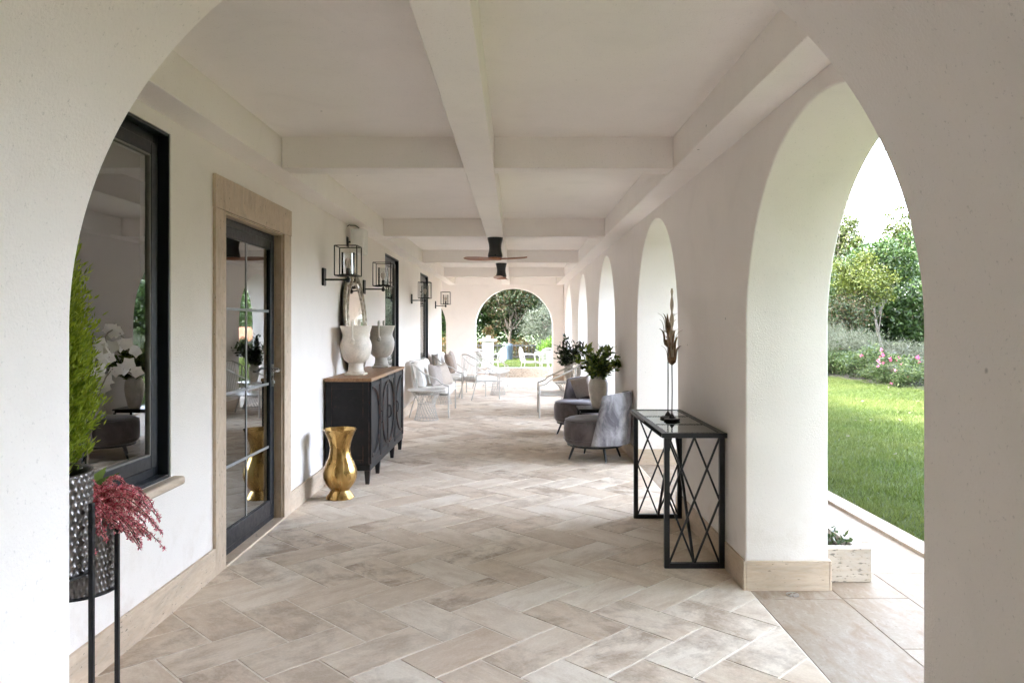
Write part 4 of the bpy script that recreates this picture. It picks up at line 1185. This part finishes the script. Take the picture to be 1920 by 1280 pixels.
# orchid on the window sill
op = thing('orchid', 'white orchid standing on the window sill behind the conifer', 'plant', (-1.738, 3.02, .6805))
q = MB(); q.lathe([(.036, 0), (.042, .05), (.047, .10), (.044, .10), (.04, .06)], 28); q.build('pot', M['hammered'], op)
for k in range(4):
    ay, ax = (.30, .19, .26, .12)[k], (.02, .06, .05, .03)[k]; hh = (.60, .66, .50, .58)[k]; pts = [(0, 0, .09)]
    sm = MB(); Cs = []; Ds = []; Ss = []
    for i in range(1, 11):
        u = i / 10; pts.append((ax * u * u, ay * u ** 1.6, .09 + hh * math.sin(u * 1.95)))
    sm.tube(pts, .003, 6); stm = sm.build('stem', M['bark'], op)
    for i in range(5, 11):
        ctr = np.array(pts[i]) + rg.normal(0, .010, 3); nrm = unit(np.array([.75, -.65, .0]) + rg.normal(0, .35, 3)); e1 = unit(np.cross(nrm, [0, 0, 1])); e2 = np.cross(nrm, e1)
        for j in range(5):
            t_ = 2 * PI * j / 5 + .3; dr = e1 * math.cos(t_) + e2 * math.sin(t_)
            Cs.append(ctr + dr * .017); Ds.append(dr); Ss.append(np.cross(nrm, dr))
        quads_obj('flower', leaf_quads(np.array(Cs), np.array(Ds), np.array(Ss), .036, .036, rg, .12), M['orchid'], stm); Cs, Ds, Ss = [], [], []
n = 12; D = unit(rg.normal(size=(n, 3)) * [.5, 1, .3] + [.2, .3, .5]); C = np.array([0, 0, .10]) + D * .07
quads_obj('leaves', leaf_quads(C, D, perp(D, rg), .14, .04, rg, .1), M['lf_vase'], op)

# ================================================================== GARDEN CHAIRS
def garden_chair(loc, rz, label):
    t = thing('garden_armchair', label, 'garden chair', loc, rz, 'white garden armchairs on the far lawn')
    for sg in (-1, 1):
        q = MB(); q.tube([(.24, sg * .20, .42), (.25, sg * .22, .2), (.27, sg * .235, 0)], .014, 8); q.build('leg', M['white_metal'], t)
        q = MB(); q.tube([(-.2, sg * .18, .42), (-.23, sg * .19, .2), (-.29, sg * .21, 0)], .014, 8); q.build('leg', M['white_metal'], t)
    q = MB(); q.lathe([(.02, .405), (.245, .405), (.255, .415), (.255, .43), (.24, .44), (.02, .436)], 32); q.build('seat', M['white_metal'], t)
    q = MB(); P = []
    for i in range(25):
        a = PI * i / 24; P.append((-.20 - .10 * math.sin(a) ** .8, -.235 * math.cos(a) * (1 + .12 * math.sin(a)), .43 + .43 * math.sin(a) ** .75))
    q.tube(P, .015, 8)
    for i in range(1, 12):
        y = -.21 + .42 * i / 12; zt = .43 + .43 * max(0, 1 - (y / .25) ** 2) ** .42
        q.tube([(-.205, y * .9, .43), (-.27, y, (.43 + zt) / 2), (-.30 + .02 * abs(y), y, zt)], .008, 6)
    for j in range(1, 9):
        z = .43 + .40 * j / 9; hw_ = .235 * max(0, 1 - ((z - .43) / .44) ** 2.6) ** .5
        q.tube([(-.235 - .045 * (z - .43) / .4 * 1.3, -hw_, z), (-.265 - .03 * (z - .43) / .4, 0, z), (-.235 - .045 * (z - .43) / .4 * 1.3, hw_, z)], .006, 6)
    q.build('backrest', M['white_metal'], t)
    for sg in (-1, 1):
        q = MB(); q.tube([(-.25, sg * .235, .66), (-.05, sg * .275, .665), (.16, sg * .275, .655), (.235, sg * .255, .60), (.245, sg * .22, .42)], .014, 8); q.build('armrest', M['white_metal'], t)
    return t
GZ = -.088
gc = garden_chair((-.62, 22.5, GZ), R(150), 'white garden armchair with rounded back left of the arch opening, beside the pedestal')
dup(gc, (.42, 22.4, GZ), R(15), 'white garden armchair seen in profile at the middle right of the end arch')
dup(gc, (.86, 22.1, GZ), R(105), 'white garden armchair with its back turned, at the right edge of the end arch')
dup(gc, (1.13, 23.2, GZ), R(200), 'white garden armchair farthest right, half hidden by the dark branches')
dup(gc, (-1.05, 22.0, GZ), R(60), 'white garden armchair at the left edge of the end arch')
gt = thing('garden_table', 'round white garden table among the armchairs on the far lawn', 'table', (.98, 22.75, GZ))
q = MB(); q.lathe([(.02, .69), (.40, .69), (.41, .70), (.40, .715), (.02, .715)], 36); q.build('top', M['white_metal'], gt)
q = MB(); q.lathe([(.2, 0), (.19, .02), (.04, .06), (.03, .35), (.05, .689)], 24); q.build('pedestal', M['white_metal'], gt)

pd = thing('stone_pedestal', 'white square stone pedestal with a flat cap on the far lawn', 'pedestal', (-.97, 26.0, GZ))
q = MB(); q.box(-.24, .24, -.24, .24, 0, .12); q.build('plinth', M['stone_white'], pd, bevel=.01)
q = MB(); q.box(-.19, .19, -.19, .19, .121, .95); q.build('shaft', M['stone_white'], pd, bevel=.008)
q = MB(); q.box(-.23, .23, -.23, .23, .9505, .985); q.box(-.31, .31, -.31, .31, .9855, 1.035); q.build('cap', M['stone_white'], pd, bevel=.006)
pp = thing('flower_pot_plant', 'russet pink plant in a small white pot on the stone pedestal', 'plant', (-.95, 26.0, GZ + 1.035))
q = MB(); q.lathe([(.05, 0), (.07, .05), (.08, .14), (.07, .14), (.06, .08)], 20); q.build('pot', M['stone_white'], pp)
D = unit(rg.normal(size=(420, 3)) + [0, 0, .4]); C = np.array([0, 0, .26]) + D * rg.uniform(.05, .22, (420, 1))
quads_obj('leaves', leaf_quads(C, D, perp(D, rg), .09, .05, rg), M['lf_autumn'], pp)

# pierced grille fence and a blue bin on the far lawn edge
fe = thing('iron_fence', 'low dark railing at the edge of the far lawn', 'fence', (0, 33.2, GZ))
q = MB()
for i in range(46): q.box(-3.2 + i * .14 - .012, -3.2 + i * .14 + .012, -.012, .012, 0, .72)
q.build('bars', M['fence'], fe)
q = MB(); q.box(-3.3, 3.3, -.02, -.0125, .60, .65); q.box(-3.3, 3.3, -.02, -.0125, .10, .14); q.build('rails', M['fence'], fe)
bn = thing('blue_bin', 'blue grey bin standing before the dark railing', 'bin', (-.30, 32.5, GZ))
q = MB(); q.lathe([(.14, 0), (.15, .02), (.165, .62), (.17, .63)], 28); q.build('body', M['bluegrey'], bn)
q = MB(); q.lathe([(.18, .631), (.18, .66), (.14, .72), (.04, .74)], 28); q.build('lid', M['bluegrey'], bn)
# ================================================================== TREES AND SHRUBS
def lumpy(n_cl, rx, ry, rz, zc, seed, shell=.55):
    rg = np.random.default_rng(seed)
    d = unit(rg.normal(size=(n_cl, 3))); r = shell + (1 - shell) * rg.random((n_cl, 1)) ** .7
    k = 1 + .22 * np.sin(d[:, :1] * 4 + seed) * np.cos(d[:, 2:] * 5 + seed * 2)
    return d * r * k * [rx, ry, rz] + [0, 0, zc]
def crown(name, parent, mat, cl, rc, per, ln, wd, seed, flat=.75, up=.25):
    rg = np.random.default_rng(seed); n = len(cl)
    rcs = rc * rg.uniform(.6, 1.35, n)
    idx = np.repeat(np.arange(n), per)
    off = rg.normal(size=(len(idx), 3)) * [1, 1, flat] * .55
    C = cl[idx] + off * rcs[idx][:, None]
    D = unit(rg.normal(size=(len(idx), 3)) + off * .7 + [0, 0, up]); S = perp(D, rg)
    return quads_obj(name, leaf_quads(C, D, S, ln, wd, rg, .1), mat, parent)
def limbs(mb, cl, h0, seed, r0, k=9, trunk_top=None, lo=.35):
    rg = np.random.default_rng(seed); top = trunk_top or float(cl[:, 2].mean())
    sway = rg.normal(0, .06, 2)
    tr = [(sway[0] * math.sin(3 * u) * h0, sway[1] * math.sin(2.3 * u) * h0, -.15 + (top + .15) * u) for u in np.linspace(0, 1, 9)]
    mb.tube(tr, [r0 * (1.25 if i == 0 else 1) * (1 - .6 * i / 8) for i in range(9)], 9)
    for c in cl[rg.permutation(len(cl))[:k]]:
        u = rg.uniform(lo, .97); b = np.array(tr[int(u * 8)])
        mid = (b + c) / 2 + rg.normal(0, .08, 3) * h0 * .3 - [0, 0, .05 * h0]
        mb.tube([tuple(b), tuple(mid), tuple(c)], [r0 * .42, r0 * .26, r0 * .10], 6)
def tree(kind, label, loc, seed, mat, r, h, zc, ncl, rc, per, ln, wd, r0=.09, bark='bark', group=None, shell=.5, k=10, low=True, lo=.35):
    t = thing(kind, label, 'tree', loc, 0, group)
    cl = lumpy(ncl, r[0], r[1], h, zc, seed, shell)
    cl[:, 2] = np.maximum(cl[:, 2], .25 if low else .9)
    m = MB(); limbs(m, cl, (zc + h) if lo < .6 else 2.0, seed, r0, k, zc + h * .35, lo); m.build('trunk', M[bark], t)
    crown('crown', t, mat, cl, rc, per, ln, wd, seed + 1); return t
def shrub(kind, label, loc, seed, mat, r, h, ncl, rc, per, ln, wd, group=None, up=.25, flowers=None):
    t = thing(kind, label, 'shrub', loc, 0, group)
    cl = lumpy(ncl, r, r, h * .5, h * .48, seed, .35); cl[:, 2] = np.maximum(cl[:, 2], .08)
    m = MB(); rg2 = np.random.default_rng(seed)
    for c in cl[:9]: m.tube([(0, 0, -.05), tuple(c * [.5, .5, .6]), tuple(c)], [.018, .011, .005], 5)
    m.build('stems', M['bark'], t)
    crown('foliage', t, mat, cl, rc, per, ln, wd, seed + 1, .8, up)
    if flowers is not None:
        n = flowers; pick = cl[rg2.integers(0, len(cl), n)] + rg2.normal(0, .13, (n, 3)) + [0, 0, .13]
        C = np.repeat(pick, 9, 0) + rg2.normal(0, .022, (n * 9, 3)); D = rand_dirs(n * 9, rg2)
        quads_obj('blossom', leaf_quads(C, D, perp(D, rg2), .075, .065, rg2, .2), M['pink'], t)
    return t
bedz = lambda x: .17 + (x - 9.4) * .012 if x > 9.4 else .10
GT = 'trees of the garden screen'
# --- dark hedge trees across the right garden
hp = tree('hedge_tree', 'dense dark green hedge tree right of the pale trunk, seen through the first arch', (16.4, 30.5, .2), 31, M['lf_hedge'], (2.0, 1.7), 1.75, 1.85, 120, .55, 105, .16, .10, .11, group=GT)
spots = [(13.0, 30.8, 'dense dark green hedge tree behind the yellow green tree', 1.04), (14.6, 32.2, 'dark hedge tree in the middle of the garden screen behind the pale trunk', 1.05), (18.3, 29.3, 'dark hedge tree at the right edge of the first arch view', 1.0)]
for i, (x, y, lb, s_) in enumerate(spots): dup(hp, (x, y, .2), 1.3 * i + .5, lb, GT, s_)
for i, (x, y) in enumerate([(11.2, 33.5), (12.4, 37), (12.2, 41), (11.4, 46), (20.2, 27.6), (21.6, 25), (22, 21.5), (22, 17.5), (22, 13), (22, 8.5), (22, 4)]):
    dup(hp, (x, y, .2), 2.1 * i, 'dark hedge tree of the garden screen mirrored in the window glass', GT, .95 + .1 * (i % 3))
tree('yellow_green_tree', 'rounded yellow green tree standing before the dark hedge in the first arch view', (12.75, 27.6, .2), 47, M['lf_yellow'], (1.05, 1.0), 1.0, 2.85, 70, .36, 170, .10, .055, .06, group=None, shell=.35, low=False)
tree('russet_shrub_tree', 'low mixed green and russet tree under the yellow green one', (11.75, 27.0, .2), 53, M['lf_mixed'], (1.05, .9), 1.05, 1.35, 60, .38, 120, .10, .06, .05)
tree('pale_trunk_tree', 'slim tree with a pale bare trunk in front of the dark hedge', (14.05, 28.3, .2), 59, M['lf_hedge'], (1.3, 1.1), .95, 3.7, 52, .42, 110, .13, .08, .06, 'palebark', shell=.4, low=False)
# --- airy tall trees above
ap = tree('poplar', 'tall airy poplar with thin pale leaves, leftmost above the hedge', (15.6, 36.2, .2), 61, M['lf_airy'], (1.35, 1.2), 2.6, 5.0, 110, .38, 62, .16, .095, .07, 'palebark', 'airy poplars above the hedge', .2, 26, False)
dup(ap, (18.4, 35.6, .2), 2.2, 'tall airy poplar right of the other one above the hedge', None, .96)
dup(ap, (17.0, 38.5, .2), 4.0, 'thin poplar between the two taller ones, farther back above the hedge', None, .92)
dup(ap, (20.6, 36.5, .2), 5.1, 'airy poplar at the right end above the hedge, cut by the near arch', None, 1.05)
# --- silver shrubs, roses along the bed
GS = 'silver shrubs of the garden bed'; GRS = 'rose bushes of the garden bed'
sv = shrub('silver_shrub', 'large silvery grey shrub at the left of the garden bed in the first arch view', (9.55, 21.0, .15), 71, M['lf_silver'], .95, 1.25, 90, .26, 120, .10, .014, GS, .9)
dup(sv, (10.6, 20.6, .15), 1.9, 'silvery grey shrub in the middle of the bed behind the pink roses', GS, .74)
dup(sv, (9.2, 23.0, .15), 4.0, 'silvery shrub farthest back at the left edge of the first arch view', GS, (1.0, 1.0, 1.15))
dup(sv, (10.7, 18.2, .15), 3.0, 'small silvery shrub at the right edge of the bed beside the pink roses', GS, .42)
for i, (x, y) in enumerate([(9.6, 26), (9.5, 29.5), (9.7, 33), (9.6, 37), (9.8, 13.5), (9.6, 10), (9.7, 6.8), (9.5, 41)]):
    dup(sv, (x, y, .15), i * 1.1, 'silvery shrub of the garden bed mirrored in the window glass', GS, .8 + .12 * (i % 3))
rs = shrub('rose_bush', 'leafy rose bush with a few pale blooms left of the pink one', (9.0, 19.2, .12), 83, M['lf_rose'], .62, .72, 56, .20, 80, .07, .042, GRS, .2, 7)
dup(rs, (8.75, 20.5, .12), 2.0, 'leafy rose bush at the far left of the bed in the first arch view', GRS, .95)
dup(rs, (9.0, 18.5, .12), 4.0, 'leafy rose bush in the middle of the bed below the silver shrubs', GRS, .8)
dup(rs, (9.75, 17.0, .12), 1.0, 'low rose bush right of the pink blooms at the edge of the first arch view', GRS, .85)
dup(rs, (8.75, 16.75, .10), 2.6, 'small low rose bush at the lawn edge, cut by the near arch', GRS, .62)
dup(rs, (8.62, 17.6, .10), 5.2, 'low leafy bush at the lawn edge in front of the pink blooms', GRS, .55)
pr = shrub('pink_rose', 'rose bush crowned with bright pink blooms in the garden bed', (9.12, 17.75, .12), 87, M['lf_rose'], .36, .60, 40, .16, 70, .07, .042, None, .2, 17)
for i, (x, y) in enumerate([(8.9, 22.5), (8.95, 25), (8.9, 28), (9, 31.5), (8.9, 35), (9.1, 14.8), (9.0, 12), (9.0, 8.8)]):
    dup(rs, (x, y, .12), i * 1.7, 'rose bush of the garden bed mirrored in the window glass', GRS, .85 + .1 * (i % 3))
gt_ = shrub('ornamental_grass', 'pale tufted grass at the lawn edge below the pink roses', (8.95, 17.6, .1), 93, M['lf_silver'], .30, .42, 24, .12, 90, .18, .008, None, 2.2)

# --- small garden house mirrored in the door glass
gh = thing('garden_house', 'low garden house with an orange tiled roof mirrored in the door glass', 'shed', (11.1, 36.4, 0))
q = MB(); q.box(-1.6, 1.6, -1.3, 1.3, -.1, .42); q.build('wall', M['stucco'], gh)
q = MB(); vs = []
for i in range(26):
    for sgn in (0, 1): pass
q.prism([(-1.55, .43), (0, 1.34), (1.55, .43), (1.55, .38), (-1.55, .38)], 'x', -1.8, 1.8); rfm = q.build('roof', M['rooftile'], gh)

# --- end view: woodland behind the far lawn
GE = 'trees behind the far lawn'
et = tree('woodland_tree', 'dark green woodland tree behind the pedestal at left of the end arch', (-2.4, 36.3, -.09), 101, M['lf_hedge'], (1.7, 1.4), 2.7, 2.7, 120, .60, 90, .17, .11, .12, group=GE)
dup(et, (-.5, 37.4, -.09), 1.2, 'dark woodland tree in the centre of the end arch', GE, 1.05)
dup(et, (-4.6, 37.0, -.09), 2.2, 'dark woodland tree seen left through the side arch', GE, 1.1)
dup(et, (1.4, 39.5, -.09), 3.2, 'dark woodland tree behind the olive trees of the end arch', GE, 1.15)
dup(et, (4.4, 39.0, -.09), 4.2, 'dark woodland tree at the right behind the olive trees', GE, 1.1)
dup(et, (-7.2, 37.0, -.09), 5.2, 'dark woodland tree at the far left beyond the side arch', GE, 1.1)
rt_ = tree('russet_tree', 'tangled green and russet tree leaning into the top of the end arch', (-.35, 35.2, -.09), 107, M['lf_mixed'], (1.7, 1.1), 1.6, 3.0, 90, .46, 80, .13, .08, .09, group=None, shell=.3, k=22, low=False)
ol = tree('olive_tree', 'silvery olive tree at the right of the end arch', (1.15, 33.6, -.09), 113, M['lf_olive'], (.85, .8), 1.05, 1.35, 58, .34, 110, .12, .03, .08, group='olive trees behind the far lawn', shell=.35)
dup(ol, (2.1, 35.5, -.09), 2.0, 'taller olive tree behind the other at the right edge of the end arch', None, (1.25, 1.25, 1.7))
shrub('lime_shrub', 'bright lime green shrub above the garden chairs at right of the end arch', (1.45, 30.6, -.09), 127, M['lf_lime'], .48, .98, 40, .2, 80, .10, .04)
rb_ = shrub('russet_shrub', 'low russet shrub at the edge of the far lawn left of the olive tree', (.35, 33.9, -.09), 131, M['lf_autumn'], .6, .8, 40, .24, 70, .09, .055, 'low shrubs edging the far lawn')
dup(rb_, (-1.4, 34.1, -.09), 2.0, 'low russet shrub at the edge of the far lawn behind the pedestal', None, 1.1)
dup(rb_, (-3.1, 33.6, -.09), 3.0, 'low russet shrub seen left through the side arch', None, 1.2)

for i, (x, y, s_) in enumerate([(8.0, -10.5, 1.6), (8.4, -6.6, 1.7), (8.2, -2.8, 1.6), (9.4, .3, 1.4), (7.2, -14.0, 1.6), (12.6, 4.6, 1.1)]):  # unseen trees added to hold back low sky light from the right
    dup(hp, (x, y, -.1), 1.7 * i, 'tall dense tree added out of view right of the viewpoint to block sky light', 'unseen trees added for shade', s_)
dup(et, (-7.4, 21.6, -.09), .4, 'dense tree added out of view to shade the left bay of the portico end', 'unseen trees added for shade', 1.35)  # this and the next are added to keep sun off the end bay
dup(et, (-8.6, 24.8, -.09), 1.4, 'dense tree added out of view to shade the left bay of the portico end', 'unseen trees added for shade', 1.3)
# umbrella pines added above view so their crowns shade lawn, path and far end
um = tree('added_shade_pine', 'tall umbrella pine added out of view so its flat crown shades the garden', (7.5, 5.0, -.1), 151, M['lf_dark'], (4.6, 4.6), .7, 9.7, 150, 1.0, 60, .42, .16, .22, 'bark', 'umbrella pines added for shade', .1, 26, False, .88)
for i, (x, y, s_) in enumerate([(9.4, 12.6, 1.05), (5.0, 20.5, 1.0), (14.2, 19.2, 1.1), (-5.4, 26.5, .95), (4.9, 28.2, 1.0), (18.0, 28.5, 1.1), (10.5, -2.5, 1.0), (-3.4, 23.2, .95), (3.3, 22.6, .95), (-8.2, 20.6, 1.0), (-8.8, 25.6, 1.0), (-6.8, 33.5, 1.0), (3.7, 33.0, 1.0), (3.4, 11.6, 1.0), (3.4, 17.2, 1.0)]):
    dup(um, (x, y, -.1), 1.3 * i + .7, 'tall umbrella pine added out of view so its flat crown shades the garden', None, s_)
# ================================================================== LIGHT, SKY, CAMERA
SUN_EL, SUN_AZ = 50.0, -100.0        # azimuth from +Y, clockwise positive
world = bpy.data.worlds.new('World'); scene.world = world; world.use_nodes = True
nt = world.node_tree; bg = nt.nodes['Background']
sky = nt.nodes.new('ShaderNodeTexSky'); sky.sky_type = 'NISHITA'; sky.sun_disc = False
sky.sun_elevation = R(SUN_EL); sky.sun_rotation = R(SUN_AZ)
sky.altitude = 100; sky.air_density = 0.8; sky.dust_density = 3.0; sky.ozone_density = 1.0
hs = nt.nodes.new('ShaderNodeHueSaturation'); hs.inputs['Saturation'].default_value = .5
nt.links.new(sky.outputs[0], hs.inputs['Color']); nt.links.new(hs.outputs[0], bg.inputs[0]); bg.inputs[1].default_value = .15
sl = bpy.data.lights.new('sun', 'SUN'); sl.energy = 0.5; sl.angle = R(10); sl.color = (1, .95, .87)
so_ = bpy.data.objects.new('sun', sl); COL.objects.link(so_)
el, az = R(SUN_EL), R(SUN_AZ)
sv_ = Vector((math.sin(az) * math.cos(el), math.cos(az) * math.cos(el), math.sin(el)))
so_.rotation_euler = sv_.to_track_quat('Z', 'Y').to_euler(); so_.location = (0, 0, 30)

cam = bpy.data.cameras.new('camera'); co = bpy.data.objects.new('camera', cam); COL.objects.link(co)
co.location = (0, 0, CAM_H); co.rotation_euler = (R(90), 0, 0)
cam.sensor_width = 36; cam.lens = 1400 / 1920 * 36; cam.clip_start = .05; cam.clip_end = 900
cam.shift_x = -7 / 1920; cam.shift_y = -31 / 1920
scene.camera = co
scene.view_settings.view_transform = 'Standard'; scene.view_settings.look = 'None'
scene.view_settings.exposure = 5.9; scene.view_settings.gamma = 1.0
cy_ = scene.cycles
cy_.use_denoising = True
try: cy_.denoiser = 'OPENIMAGEDENOISE'
except Exception: pass
cy_.max_bounces = 12; cy_.diffuse_bounces = 7; cy_.glossy_bounces = 5; cy_.transparent_max_bounces = 16; cy_.transmission_bounces = 6
cy_.sample_clamp_indirect = 6.0; cy_.caustics_reflective = False; cy_.caustics_refractive = False
